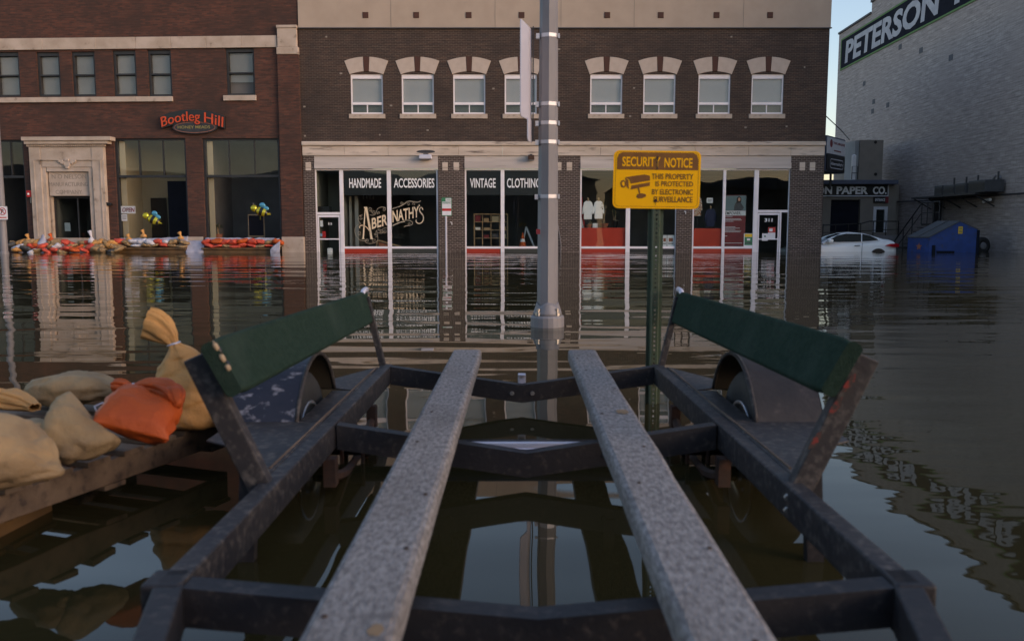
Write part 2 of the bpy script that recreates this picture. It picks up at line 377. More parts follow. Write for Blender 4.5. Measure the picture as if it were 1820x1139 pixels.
def text_mb(s, u0, u1, z0, z1, y, th=.004, bold=0.0, warp=None, shear=0, mb=None, y_flip=False):
    cu = bpy.data.curves.new('t', 'FONT'); cu.body = s; cu.size = 1; cu.offset = bold; cu.resolution_u = 3
    ob = bpy.data.objects.new('t', cu); COL.objects.link(ob)
    me = bpy.data.meshes.new_from_object(ob.evaluated_get(bpy.context.evaluated_depsgraph_get()))
    COL.objects.unlink(ob); bpy.data.objects.remove(ob); bpy.data.curves.remove(cu)
    vs = [v.co.copy() for v in me.vertices]; fs = [list(p.vertices) for p in me.polygons]; bpy.data.meshes.remove(me)
    xs = [v.x for v in vs]; ys = [v.y for v in vs]; x0, x1, y0, y1 = min(xs), max(xs), min(ys), max(ys)
    out = []
    for v in vs:
        a = (v.x-x0)/(x1-x0); b = (v.y-y0)/(y1-y0)
        if warp: p = warp(a, b)
        else: p = (u0 + (u1-u0)*a, z0 + (z1-z0)*b)
        out.append((p[0] + shear*(p[1]-z0), y, p[1]))
    mb = mb or MB(); mb.add(out, fs)
    if th:
        # side walls from the boundary edges
        cnt = {}
        for f in fs:
            for i in range(len(f)):
                e = (f[i], f[(i+1) % len(f)]); k = tuple(sorted(e)); cnt.setdefault(k, []).append(e)
        bd = [v[0] for v in cnt.values() if len(v) == 1]
        n = len(mb.v)
        for a, b in bd:
            k = len(mb.v); mb.v += [out[a], out[b], (out[b][0], y+th, out[b][2]), (out[a][0], y+th, out[a][2])]
            mb.f.append([k+1, k, k+3, k+2]); mb.m.append(mb.mi)
    return mb
def ribbon(mb, pts, wd, y, th=.003):
    n = len(pts)
    for i in range(n-1):
        a, b = pts[i], pts[i+1]; dx, dz = b[0]-a[0], b[1]-a[1]; L = math.hypot(dx, dz) or 1; nx, nz = -dz/L*wd/2, dx/L*wd/2
        mb.add([(a[0]+nx, y, a[1]+nz), (a[0]-nx, y, a[1]-nz), (b[0]-nx, y, b[1]-nz), (b[0]+nx, y, b[1]+nz)], [(0, 1, 2, 3)])
def bez(p, n=10):
    out = []
    for i in range(0, len(p)-1, 3):
        a, b, c, d = p[i:i+4]
        for k in range(n):
            t = k/n; s = 1-t; out.append(tuple(s**3*a[j]+3*s*s*t*b[j]+3*s*t*t*c[j]+t**3*d[j] for j in (0, 1)))
    out.append(p[-1]); return out
def spiral(cx, cz, r, a0, turns, n=16, shrink=.25):
    return [(cx + r*(1-(1-shrink)*i/n)*math.cos(a0+turns*2*math.pi*i/n), cz + r*(1-(1-shrink)*i/n)*math.sin(a0+turns*2*math.pi*i/n)) for i in range(n+1)]

# ================================================================== SETTING: water
mb = MB()
mb.quad((-600, -300, 0), (600, -300, 0), (600, 900, 0), (-600, 900, 0))
tag(mb.build('flood_water', 'flood_water'), kind='structure')
mb = MB(); mb.quad((-600, -300, -.9), (600, -300, -.9), (600, 900, -.9), (-600, 900, -.9))
tag(mb.build('ground', 'roof_grey'), kind='structure')

# ================================================================== MIDDLE BUILDING (dark brick shops)
MF = Frame((0, 36, 0), 0.0)
FD = 36.0
u_l = MF.px(536, 250)[0]; u_r = MF.px(1467, 250)[0]
B = empty(MF, (0, 0, -.9), 'shop_building', 'two-storey dark brick shop building with tan parapet and four glazed shopfronts', 'building')
z_par = MF.px(1000, 50)[1]; z_top = 10.55; z_b1 = MF.px(900, 252)[1]; z_b0 = MF.px(900, 277)[1]; z_l0 = MF.px(900, 300)[1]
wins = []
for c in (652, 742.5, 834, 925.5, 1077.5, 1172, 1269.5, 1364):
    u0, u1, z0, z1 = MF.rect(c-28.5, 133, c+28.5, 203); wins.append((u0, u1, z0, z1))
ARCH = .16
mb = MB(); mb.wall(u_l, u_r, z_b1, z_par, [(a, b, c, d+.02) for a, b, c, d in wins], th=.3)
mb.box(u_r-.01, u_r, .0, 14, -.9, z_par) ; mb.build('wall', 'dark_brick', B)
mb = MB(); mb.box(u_l, u_r+.02, -.05, 14, z_par, z_top); mb.build('parapet', 'stucco', B)
for x in (695, 880, 997, 1127, 1321):
    u = MF.px(x, 25)[0]; mb = MB(); mb.box(u-.012, u+.012, -.056, -.04, z_par, z_top); mb.build('panel_joint', 'tan_siding', B)
mb = MB(); mb.box(u_l, u_r+.06, -.09, .02, z_par-.035, z_par+.004); mb.build('parapet_flashing', 'roof_grey', B)
for x in (650, 740, 833, 927, 1079, 1174, 1273, 1368):
    u, z = MF.px(x, 28)
    mb = MB(); mb.box(u-.12, u+.12, -.075, -.045, z-.12, z+.12); mb.build('square_plaque', 'brown_block', B, bevel=.01)
# upper windows (the first one is modelled, the rest are copies)
def upper_window(i, u0, u1, z0, z1):
    hw = (u1-u0)/2; h = z1-z0; um = (u0+u1)/2
    fr = MB(); t = .055; y0, y1 = .06, .14
    fr.box(u0, u0+t, y0, y1, z0, z1); fr.box(u1-t, u1, y0, y1, z0, z1)
    fr.box(u0+t, u1-t, y0, y1, z0, z0+.07); fr.box(u0+t, u1-t, y0, y1, z1-.16, z1)
    zb = z0 + h*.27; fr.box(u0+t, u1-t, y0-.01, y1, zb-.05, zb+.05); fr.box(um-.02, um+.02, y0, y1, z0+.07, zb-.05)
    w = fr.build('window', 'frame_white', B)
    g = MB(); g.box(u0+t, u1-t, .10, .106, zb+.05, z1-.16); g.build('pane', 'pane_clear', w)
    g = MB(); g.box(u0+t, um-.02, .10, .106, z0+.07, zb-.05); g.box(um+.02, u1-t, .10, .106, z0+.07, zb-.05); g.build('lower_pane', 'pane_glass', w)
    g = MB(); g.box(u0+t, u1-t, .16, .17, zb+.03, z1-.1); g.build('blind', 'blind', w)
    s = MB(); s.box(u0-.09, u1+.09, -.06, .1, z0-.19, z0+.0); s.build('sill', 'limestone', w, bevel=.012)
    # segmental arch of two stones and a brown keystone
    def arc(a0, a1, r0, r1, cz):
        n = 6; out = []
        for k in range(n+1):
            a = a0 + (a1-a0)*k/n; out.append((um + r0*math.sin(a), cz + r0*math.cos(a)))
        for k in range(n, -1, -1):
            a = a0 + (a1-a0)*k/n; out.append((um + r1*math.sin(a), cz + r1*math.cos(a)))
        return out
    r0 = 1.95; half = math.asin(hw/r0); cz = z1 - r0*math.cos(half) + .0
    r1 = r0 + .60; k0 = .052
    tiltn = half + .015
    for nm, a, b, mt, yy in (('arch_stone', -tiltn, -k0, 'arch_stone', -.03), ('arch_stone', k0, tiltn, 'arch_stone', -.03), ('keystone', -k0+.002, k0-.002, 'brown_block', -.045)):
        m = MB(); m.prism(arc(a, b, r0+.01, r1, cz), yy, .1); m.build(nm, mt, w, bevel=.01)
    # white panel filling the arch head
    m = MB(); m.prism([(um + r0*math.sin(-half + 2*half*k/8), cz + r0*math.cos(-half + 2*half*k/8)) for k in range(9)] , .05, .12); m.build('arch_panel', 'frame_white', w)
    m = MB(); m.box(u0, u1, .3, .31, z0, z1); m.build('room_backing', 'interior', w)
    return w
w0 = upper_window(0, *wins[0])
for i in range(1, 8):
    c = copy_tree(w0, B); c.location.x += (wins[i][0]+wins[i][1])/2 - (wins[0][0]+wins[0][1])/2
for x, y in ((606, 131), (695, 188), (541, 190), (675, 240), (542, 242), (877, 158), (1127, 157), (1120, 207), (1325, 227), (1398, 225), (993, 88), (580, 66), (1300, 66), (1430, 120), (760, 232)):
    u, z = MF.px(x, y); mb = MB(); k = ((x*7+y) % 5)/5; mb.box(u-.03-.04*k, u+.03+.04*k, -.006, .0, z-.03, z+.035); mb.build('mortar_spot', 'tan_siding', B)
# limestone band over the shopfronts
mb = MB(); mb.box(u_l+.02, u_r-.02, -.14, .25, z_b1-.17, z_b1); mb.build('string_course', 'stone_band', B, bevel=.02)
mb = MB()
us = [u_l+.03] + [MF.px(x, 265)[0] for x in (612, 690, 770, 815, 893, 990, 1067, 1140, 1235, 1330, 1405)] + [u_r-.03]
for a, b in zip(us, us[1:]): mb.box(a+.004, b-.004, -.06, .25, z_b0, z_b1-.172)
mb.build('stone_band', 'stone_band', B, bevel=.006)
piers = [(538, 560), (779, 826), (985, 1031), (1203, 1231), (1404, 1462)]
pu = [(MF.px(a, 350)[0], MF.px(b, 350)[0]) for a, b in piers]; pu[0] = (u_l+.03, pu[0][1]); pu[4] = (pu[4][0], u_r-.02)
for i, (a, b) in enumerate(pu):
    mb = MB(); mb.box(a, b, 0, .3, -.9, z_b0-.003); mb.build('brick_pier', 'pier_brick', B)
for x in (548, 791, 811, 993, 1012, 1211, 1224, 1426, 1444):
    u, z = MF.px(x, 296); mb = MB(); mb.box(u-.115, u+.115, -.02, .05, z-.05, z+.175); mb.box(u-.115, u+.115, -.02, .05, z-.17, z-.06); mb.build('stone_block', 'stone_band', B, bevel=.008)
for i in range(4):
    a, b = pu[i][1]+.003, pu[i+1][0]-.003
    mb = MB(); mb.box(a, b, .0, .2, z_b0-.30, z_b0-.003); mb.box(a, b, -.05, .2, z_l0+.0, z_b0-.302); mb.build('lintel_panel', 'lintel_paint', B)
# shopfront bays
YS = .10                                     # glazing plane, set back from the piers
def zz(y, d=YS): return MF.px(900, y, d)[1]
def uu(x, d=YS): return MF.px(x, 370, d)[0]
z_head = zz(301); z_sill = zz(440)
def bay(xl, xr, mull, panes, name='shop_window'):
    """one aluminium frame; panes: list of (x0, x1, y0, y1)"""
    a, b = uu(xl), uu(xr)
    f = MB(); t = .06
    f.box(a, a+t, YS-.02, YS+.06, -.9, z_head); f.box(b-t, b, YS-.02, YS+.06, -.9, z_head); f.box(a+t, b-t, YS-.02, YS+.06, z_head-.05, z_head)
    for m0, m1 in mull: f.box(uu(m0), uu(m1), YS-.035, YS+.06, -.9, z_head-.05)
    cuts = [a+t] + [q for m0, m1 in mull for q in (uu(m0), uu(m1))] + [b-t]
    o = None
    for k in range(0, len(cuts), 2):
        if panes[k//2] == 'glass': f.box(cuts[k], cuts[k+1], YS-.03, YS+.05, z_sill-.045, z_sill+.045)
    o = f.build(name, 'frame_white', B)
    for k in range(0, len(cuts), 2):
        if panes[k//2] == 'glass':
            g = MB(); g.box(cuts[k], cuts[k+1], YS+.02, YS+.026, z_sill+.045, z_head-.05); g.build('pane', 'pane_shop', o)
    return o, cuts
def low_panel(o, a, b, mat): m = MB(); m.box(a, b, YS+.0, YS+.03, -.9, z_sill-.047); m.build('lower_panel', mat, o)
bA, cA = bay(561, 778.5, [(604.5, 611), (688.5, 695.5)], ['door', 'glass', 'glass'])
bB, cB = bay(826.5, 985, [(890, 896.5)], ['glass', 'glass'])
bC, cC = bay(1031, 1203, [(1112.5, 1120)], ['glass', 'glass'])
bD, cD = bay(1231, 1403, [(1284, 1289), (1339, 1347)], ['glass', 'glass', 'door'])
low_panel(bA, cA[2], cA[3], 'red_panel'); low_panel(bA, cA[4], cA[5], 'dark_panel')
low_panel(bB, cB[0], cB[1], 'red_panel'); low_panel(bB, cB[2], cB[3], 'dark_panel')
low_panel(bC, cC[0], cC[1], 'red_panel'); low_panel(bC, cC[2], cC[3], 'black_film')
low_panel(bD, cD[0], cD[1], 'red_panel'); low_panel(bD, cD[2], cD[3], 'red_panel')
for o, a, b, y in ((bC, cC[0], cC[1], 405), (bD, cD[0], cD[1], 406)):
    m = MB(); m.box(a, b, YS+.06, YS+.09, z_sill, zz(y)); m.build('window_back_panel', 'bright_red_panel', o)
# doors with transoms
def shop_door(o, a, b, side, ztr):
    m = MB(); m.box(a, b, YS-.02, YS+.05, ztr-.05, ztr+.05); m.build('transom_bar', 'frame_white', o)
    g = MB(); g.box(a, b, YS+.02, YS+.026, ztr+.05, z_head-.05); g.build('transom_pane', 'pane_shop', o)
    d1 = b - side
    if side:
        m = MB(); m.box(d1, d1+.06, YS-.02, YS+.05, -.9, ztr-.05); m.build('side_post', 'frame_white', o)
        g = MB(); g.box(d1+.06, b, YS+.02, YS+.026, -.9, ztr-.05); g.build('side_pane', 'pane_shop', o)
    f = MB(); t = .055; a1, b1, zt = a+.02, d1-.02, ztr-.07
    f.box(a1, a1+t, YS-.01, YS+.03, -.9, zt); f.box(b1-t, b1, YS-.01, YS+.03, -.9, zt); f.box(a1+t, b1-t, YS-.01, YS+.03, zt-.09, zt)
    zm = zz(425); f.box(a1+t, b1-t, YS-.015, YS+.03, zm-.025, zm+.025)
    d = f.build('door', 'frame_white', o)
    g = MB(); g.box(a1+t, b1-t, YS+.008, YS+.014, -.9, zm-.025); g.box(a1+t, b1-t, YS+.008, YS+.014, zm+.025, zt-.09); g.build('pane', 'pane_shop', d)
shop_door(bA, cA[0], cA[1], 0, zz(379.5)); shop_door(bD, cD[4], cD[5], .33, zz(375.5))
# interiors: rooms behind the shopfronts
def room(u0, u1, y0, y1, z0, z1, mat, parent, name='interior_room'):
    m = MB()
    m.quad((u0, y1, z0), (u1, y1, z0), (u1, y1, z1), (u0, y1, z1)); m.quad((u0, y0, z0), (u0, y1, z0), (u0, y1, z1), (u0, y0, z1))
    m.quad((u1, y0, z0), (u1, y1, z0), (u1, y1, z1), (u1, y0, z1)); m.quad((u0, y0, z1), (u1, y0, z1), (u1, y1, z1), (u0, y1, z1))
    m.quad((u0, y0, z0+.3), (u1, y0, z0+.3), (u1, y1, z0+.3), (u0, y1, z0+.3))
    return m.build(name, mat, parent)
room(cA[0]-.06, cA[1], YS+.3, 2.6, -.6, z_head, 'interior_light', B)
room(cA[2]-.05, (pu[2][0]+pu[2][1])/2-.05, YS+.3, 6.5, -.6, z_head, 'interior', B)
room((pu[2][0]+pu[2][1])/2+.05, u_r-.1, YS+.3, 6.0, -.6, z_head, 'interior', B)
# black film with lettering over the windows of the first two shops
for o, a, b, s, t0, t1 in ((bA, cA[2], cA[3], 'HANDMADE', 621.5, 678), (bA, cA[4], cA[5], 'ACCESSORIES', 700.5, 772.5),
                           (bB, cB[0], cB[1], 'VINTAGE', 835.5, 881), (bB, cB[2], cB[3], 'CLOTHING', 901, 960)):
    m = MB(); m.box(a, b, YS+.03, YS+.036, zz(347), z_head-.05); m.build('window_film', 'black_film', o)
    t = text_mb(s, uu(t0), uu(t1), zz(334), zz(317), YS+.010, th=.004, bold=.018)
    t.build('window_lettering', 'letter_white', o)
# Abernathy's lettering painted on the glass: letters on an upward slant with scrolls
def ab(x, y): return (uu(x), zz(y))
def zx(X, Y): return ab(610 + X/10.356, 340 + Y/10.356)      # detail survey coordinates
m = MB()
def fill(pts, mbx=m): mbx.add([(*zx(x, y)[:1], YS+.010, zx(x, y)[1]) for x, y in pts], [list(range(len(pts)))])
fill([(375, 290), (440, 290), (530, 865), (545, 880), (480, 880), (490, 860), (410, 345)])            # the big A
fill([(395, 330), (410, 345), (372, 860), (383, 880), (328, 882), (343, 862)])
ribbon(m, [zx(x, y) for x, y in bez([(300, 680), (270, 640), (330, 610), (390, 640), (430, 660), (460, 700), (490, 770)])], .035, YS+.010)
def slant(s, x0, y0, h0, x1, y1, h1, mbx=m):                   # baseline from (x0,y0) to (x1,y1)
    def wp(a, b): return zx(x0+(x1-x0)*a, (y0+(y1-y0)*a) - (h0+(h1-h0)*a)*b)
    text_mb(s, 0, 1, 0, 1, YS+.010, th=0, bold=.02, warp=wp, mb=mbx)
slant('BER', 520, 700, 200, 812, 620, 205); slant('NATHY', 903, 575, 215, 1395, 475, 205)
ribbon(m, [zx(x, y) for x, y in [(1395, 245), (1405, 275)]], .04, YS+.010)
ribbon(m, [zx(x, y) for x, y in bez([(1465, 345), (1460, 280), (1400, 290), (1405, 350), (1415, 410), (1480, 420), (1475, 500), (1470, 570), (1410, 610), (1370, 590), (1330, 570), (1330, 530), (1350, 530)])], .045, YS+.010)
m.build('window_lettering', 'letter_cream', bA)
YR = YS+.010
def rb(pts, w=.016): m = MB(); ribbon(m, [zx(x, y) for x, y in bez(pts)], w, YR); m.build('window_scroll', 'cream_thin', bA)
rb([(900, 325), (1000, 290), (1100, 270), (1150, 215), (1190, 175), (1240, 180), (1300, 195), (1350, 210), (1400, 205), (1430, 175)], .026)
rb([(900, 635), (1000, 590), (1050, 560), (1130, 560)], .04)
rb([(1100, 540), (1200, 520), (1290, 550), (1270, 600), (1250, 650), (1160, 620), (1115, 655)], .024)
for cx, cz, r, a0, tn in ((310, 480, 45, .3, 1.1), (500, 330, 40, 1, 1.2), (560, 380, 40, 4, -1.2), (650, 400, 30, 2, 1.2), (755, 325, 35, 2.5, -1.2), (1078, 215, 32, 0, 1.1), (1195, 230, 30, 2, -1), (1290, 235, 28, 1, -1),
                          (290, 770, 38, 1, 1.2), (690, 740, 40, 2, -1.2), (770, 745, 38, 2, 1.3), (590, 800, 45, 1.8, -1), (430, 910, 35, 3, 1.1), (545, 910, 38, 0, -1.1), (1215, 600, 30, 1, 1.2), (640, 730, 45, .5, 1)):
    m = MB(); ribbon(m, [zx(x, z) for x, z in spiral(cx, cz, r, a0, tn)], .015, YR); m.build('window_scroll', 'cream_thin', bA)
rb([(350, 440), (260, 440), (240, 540), (320, 600), (180, 620), (180, 780), (250, 850), (300, 920), (350, 920), (430, 900)])
rb([(390, 920), (400, 970), (520, 980), (600, 930), (660, 860), (620, 790), (560, 790)])
rb([(480, 430), (560, 470), (600, 420), (610, 370), (620, 320), (680, 270), (780, 300)])
rb([(590, 760), (600, 690), (680, 690), (700, 720), (720, 680), (780, 670), (812, 680)])
def small_text(par, s, fr, x0, y0, x1, y1, d, mat, bold=0.0, th=.002, name='lettering', shear=0, use=None):
    u0, u1, z0, z1 = fr.rect(x0, y0, x1, y1, d); return text_mb(s, u0, u1, z0, z1, d, th=th, bold=bold, shear=shear).build(name, mat, par)
small_text(bD, '311', MF, 1359, 388, 1373, 394.5, YS+.002, 'letter_white', .03, name='door_number')
small_text(bA, '313', MF, 583, 396, 590, 400, YS+.002, 'letter_white', .02, name='door_number')
# ------ things in the windows
def box_thing(fr, x0, y0, x1, y1, d, th, name, mat, label, cat, group=None):
    u0, u1, z0, z1 = fr.rect(x0, y0, x1, y1, d); m = MB(); m.box(u0, u1, d, d+th, z0, z1)
    return m.solo(fr, name, mat, label, cat, group)
def sheet(fr, x0, y0, x1, y1, d, name, mat, label, cat, group=None):
    """a poster or notice: an Empty with its backing sheet as first part"""
    u0, u1, z0, z1 = fr.rect(x0, y0, x1, y1, d); e = empty(fr, ((u0+u1)/2, d, z0), name, label, cat, group)
    m = MB(); m.box(u0, u1, d, d+.006, z0, z1); m.build('sheet', mat, e); return e, (u0, u1, z0, z1)
def sub(e, r, d, a0, a1, b0, b1, mat, name, k=1):
    u0, u1, z0, z1 = r; m = MB(); m.box(u0+(u1-u0)*a0, u0+(u1-u0)*a1, d-.002*k, d-.0005, z0+(z1-z0)*b0, z0+(z1-z0)*b1); return m.build(name, mat, e)
dp = YS+.034
e, r = sheet(MF, 1288, 347, 1325, 437, dp, 'poster', 'poster_red', 'tall dark red EMPOWER poster with a photo of a woman in the right shopfront', 'poster')
sub(e, r, dp, 0, 1, .695, .99, 'poster_teal', 'photo'); sub(e, r, dp, 0, 1, .60, .692, 'paper', 'title_band')
u0, u1, z0, z1 = r; W_ = u1-u0; H_ = z1-z0
def rel(pts): return [(u0+W_*a, z0+H_*b) for a, b in pts]
m = MB(); m.prism(rel([(.42, .70), (.45, .80), (.52, .86), (.60, .88), (.72, .87), (.80, .82), (.90, .76), (.86, .72), (.80, .70)]), dp-.005, dp-.003); m.build('photo_coat', 'grey_cloth', e)
m = MB(); m.prism(rel([(.55, .84), (.54, .93), (.60, .965), (.70, .97), (.77, .94), (.76, .86)]), dp-.007, dp-.0055); m.build('photo_hair', 'hair', e)
m = MB(); m.prism(rel([(.62, .89), (.61, .93), (.65, .95), (.71, .945), (.73, .92), (.70, .88)]), dp-.009, dp-.0075); m.build('photo_face', 'skin', e)
text_mb('EMPOWER.', u0+W_*.02, u0+W_*.78, z0+H_*.615, z0+H_*.675, dp-.004, th=.001, bold=.01).build('lettering', 'black', e)
m = MB()
for k, (b, ln) in enumerate(((.575, .35), (.53, .75), (.505, .8), (.48, .4), (.37, .5), (.345, .72), (.32, .5), (.295, .78), (.27, .75), (.19, .12), (.05, .85))):
    m.box(u0+W_*.02, u0+W_*(.02+ln), dp-.003, dp-.001, z0+H_*b, z0+H_*(b+.010))
m.build('fine_print', 'faded_white', e)
e, r = sheet(MF, 1322, 415, 1338, 441, dp-.03, 'poster', 'paper', 'small yellow and green poster at the foot of the red EMPOWER poster', 'poster')
sub(e, r, dp-.03, .08, .94, .76, .97, 'yellow', 'yellow_band'); sub(e, r, dp-.03, .08, .94, .20, .75, 'green_paint', 'green_field'); sub(e, r, dp-.03, .35, .7, .52, .66, 'paper', 'badge', 2); sub(e, r, dp-.03, .15, .85, .32, .40, 'grey_cloth', 'band', 2)
e, r = sheet(MF, 1365, 404, 1378, 424, YS-.004, 'notice', 'paper', 'notice with a red top half taped to the glass of the right door', 'notice')
sub(e, r, YS-.004, 0, 1, .52, 1, 'red_paint', 'red_header'); sub(e, r, YS-.004, .15, .6, .62, .88, 'paper', 'emblem', 2)
e, r = sheet(MF, 1354.5, 415, 1365, 428, YS-.006, 'notice', 'paper', 'small white notice with a green dot low on the glass of the right door', 'notice')
sub(e, r, YS-.006, .35, .62, .5, .72, 'green_paint', 'emblem')
e, r = sheet(MF, 1256, 352, 1267, 361, dp, 'notice', 'paper', 'small white card hanging above the navy shirt in the right shopfront', 'notice')
sub(e, r, dp, .2, .8, .3, .4, 'grey_cloth', 'print'); sub(e, r, dp, .2, .8, .6, .7, 'grey_cloth', 'print')
for k, x in enumerate((1177.5, 1186)):
    e, r = sheet(MF, x, 418, x+(7.5 if k == 0 else 12.5), 439, dp, 'notice', 'paper', ('narrow white card partly behind the green sign post', 'wide white card just right of the green sign post')[k]+' in the shop window', 'notice')
    sub(e, r, dp, .2, .8, .45, .75, 'terracotta', 'picture'); sub(e, r, dp, .1, .9, .26, .32, 'black', 'print')
# shirts on stands behind the red panel
def shirt(x, ytop, ybot, hw, d, mat, label, long=.0):
    u, zt = MF.px(x, ytop, d); zb = MF.px(x, ybot, d)[1]; wd = hw/41.0
    e = empty(MF, (u, d, zb), 'display_shirt', label, 'shirt')
    prof = [(-.30, 1), (-.75, .90), (-1.0, .62), (-1.05, .30), (-.82, .28), (-.72, .50), (-.74, 0), (.74, 0), (.72, .50), (.82, .28), (1.05, .30), (1.0, .62), (.75, .90), (.30, 1), (.0, .965)]
    m = MB(); m.prism([(u+a*wd, zb+(zt-zb)*b) for a, b in prof], d-.04, d+.04); m.build('shirt_body', mat, e, bevel=.03)
    m = MB(); m.lathe([(.03, zt-.04), (.03, zt+.06), (.045, zt+.09), (.02, zt+.13)], (u, d), 10); m.build('neck_finial', 'wood_pale', e)
    m = MB(); m.tube([(u, d, -.25), (u, d, zb+.05)], .02, 6); m.build('stand_pole', 'metal_dark', e); return e
shirt(1045, 357, 390, 9.5, .34, 'white_cloth', 'leftmost white shirt on a display stand in the shopfront beside the metal street pole')
shirt(1064, 357, 389, 9.5, .38, 'white_cloth', 'white shirt behind the potted plant in the shopfront, right of the leftmost shirt')
shirt(1240, 350, 384, 8, .34, 'print_cloth', 'orange and white patterned blouse just right of the yellow security sign')
shirt(1263, 371, 403, 10, .36, 'navy_cloth', 'navy blue shirt above the red panel in the right shopfront')
def flagthing():
    m = MB(); a = MF.rect(1033.5, 350, 1040, 405, .5)
    m.prism([(a[0], a[3]), (a[0]+.03, a[3]), (a[1], a[2]), (a[0], a[2])], .5, .53)
    m.mi = 1; m.prism([(a[0]-.0, a[2]+.45), (a[0]+.11, a[2]), (a[0], a[2])], .48, .495)
    m.solo(MF, 'hanging_flag', ['red_paint', 'flag_white'], 'red and white cloth hanging at the left edge of the white shirts window', 'flag')
flagthing()
def pot_plant(x, yb, ytop, ypot, r_px, d, potmat, label, fr=MF, sp=.25, seed=1, n=46, lmat='leaf'):
    rnd = random.Random(seed); u, zb = fr.px(x, yb, d); zp = fr.px(x, ypot, d)[1]; zt = fr.px(x, ytop, d)[1]; r = r_px/41
    e = empty(fr, (u, d, zb), 'potted_plant', label, 'plant')
    m = MB(); m.lathe([(r*.7, zb), (r, zp-.03), (r*1.1, zp-.03), (r*1.1, zp), (r*.9, zp), (r*.9, zp-.03)], (u, d), 14); m.build('pot', potmat, e)
    m = MB()
    tops = []
    for k in range(3):
        a = (u+rnd.uniform(-.5, .5)*r, d+rnd.uniform(-.5, .5)*r); t = (a[0]+rnd.uniform(-.1, .1), a[1], zp+(zt-zp)*rnd.uniform(.55, .9)); tops.append(t)
        m.tube([(a[0], a[1], zp-.04), t], [.018, .012], 5)
    m.build('stem', 'wood_pale', e)
    m = MB()
    for k in range(n):
        t = tops[k % 3]; an = rnd.uniform(0, 6.28); L = rnd.uniform(.5, 1)*sp; up = rnd.uniform(-.4, .8)
        c = Vector((t[0], t[1], t[2] - rnd.uniform(0, .35)*(zt-zp))); dirn = Vector((math.cos(an), math.sin(an), up)).normalized(); s = dirn.cross(Vector((0, 0, 1))).normalized()*.022
        m.add([c-s*.4, c+dirn*L*.5-s, c+dirn*L, c+dirn*L*.5+s], [(0, 1, 2, 3)])
    m.build('leaves', lmat, e); return e
pot_plant(1074, 405, 352, 397, 7, .45, 'terracotta', 'tall leafy plant in a terracotta pot beside the white shirts in the window', seed=3)
pot_plant(1046, 405, 392, 399, 5.5, .42, 'terracotta', 'small plant in a pink pot under the leftmost white shirt in the window', seed=5, sp=.14, n=18)
pot_plant(1093, 405, 368, 392, 6, .5, 'black', 'dark potted plant under the lower left corner of the yellow security sign', seed=8, n=40)
box_thing(MF, 1053.5, 397, 1064.5, 405, .4, .15, 'box', 'paper', 'small white box on the red ledge between two potted plants', 'box')
# shelf, ladder and cone behind the vintage windows; fallen board behind the accessories window
def shelf():
    d = 1.6; u0, u1, z0, z1 = MF.rect(842, 380, 903, 438, d); e = empty(MF, ((u0+u1)/2, d, z0), 'shelf_unit', 'pale wooden cube shelf inside the vintage clothing shop window', 'shelf')
    m = MB(); t = .04
    m.box(u0, u1, d, d+.35, z1-t, z1); m.box(u0, u0+t, d, d+.35, z0, z1-t); m.box(u1-t, u1, d, d+.35, z0, z1-t); m.build('carcass', 'wood_pale', e)
    for i in range(1, 4):
        z = z0+(z1-z0)*i/4; m = MB(); m.box(u0+t, u1-t, d+.01, d+.35, z-.012, z+.012); m.build('shelf', 'wood_pale', e)
    m = MB()
    for i in range(1, 4):
        u = u0+(u1-u0)*i/4; m.box(u-.012, u+.012, d+.02, d+.34, z0, z1-t)
    m.build('divider', 'wood_pale', e)
    rnd = random.Random(4)
    for i in range(4):
        for j in range(4):
            if rnd.random() < .25: continue
            ua = u0+t+(u1-u0-t)*i/4+.03; za = z0+(z1-z0)*j/4+.014; mm = MB(); mm.box(ua, ua+.2+rnd.random()*.1, d+.06, d+.3, za, za+.1+rnd.random()*.17)
            mt, nm = rnd.choice((('poster_red', 'dark red'), ('grey_cloth', 'grey'), ('wood_pale', 'tan'), ('paper', 'white'), ('interior_tan', 'beige')))
            rows = ('bottom', 'second lowest', 'second highest', 'top')[j]; cols = ('leftmost', 'second', 'third', 'rightmost')[i]
            mm.solo(MF, 'folded_clothes', mt, nm+' folded clothes in the '+rows+' row, '+cols+' compartment of the cube shelf', 'clothes', 'folded clothes in the cube shelf')
shelf()
def ladder():
    d = 1.3; e = empty(MF, (MF.px(938, 438, d)[0], d, zz(438, d)), 'step_ladder', 'folding aluminium step ladder standing inside the clothing window by the street pole', 'ladder')
    p = lambda x, y: (MF.px(x, y, d)[0], MF.px(x, y, d)[1])
    a, b, c = p(935, 403), p(929, 440), p(950, 440)
    for dy in (0, .4):
        m = MB(); m.bar((a[0], d+dy, a[1]), (b[0], d+dy, b[1]), .05, .03, (0, 1, 0)); m.bar((a[0], d+dy, a[1]), (c[0], d+dy, c[1]), .07, .03, (0, 1, 0)); m.build('side_rail', 'strap_steel', e)
    for k in range(1, 4):
        f = k/4; m = MB(); m.box(a[0]+(c[0]-a[0])*f-.04, a[0]+(c[0]-a[0])*f+.04, d, d+.4, a[1]+(c[1]-a[1])*f-.012, a[1]+(c[1]-a[1])*f+.012); m.build('step', 'strap_steel', e)
ladder()
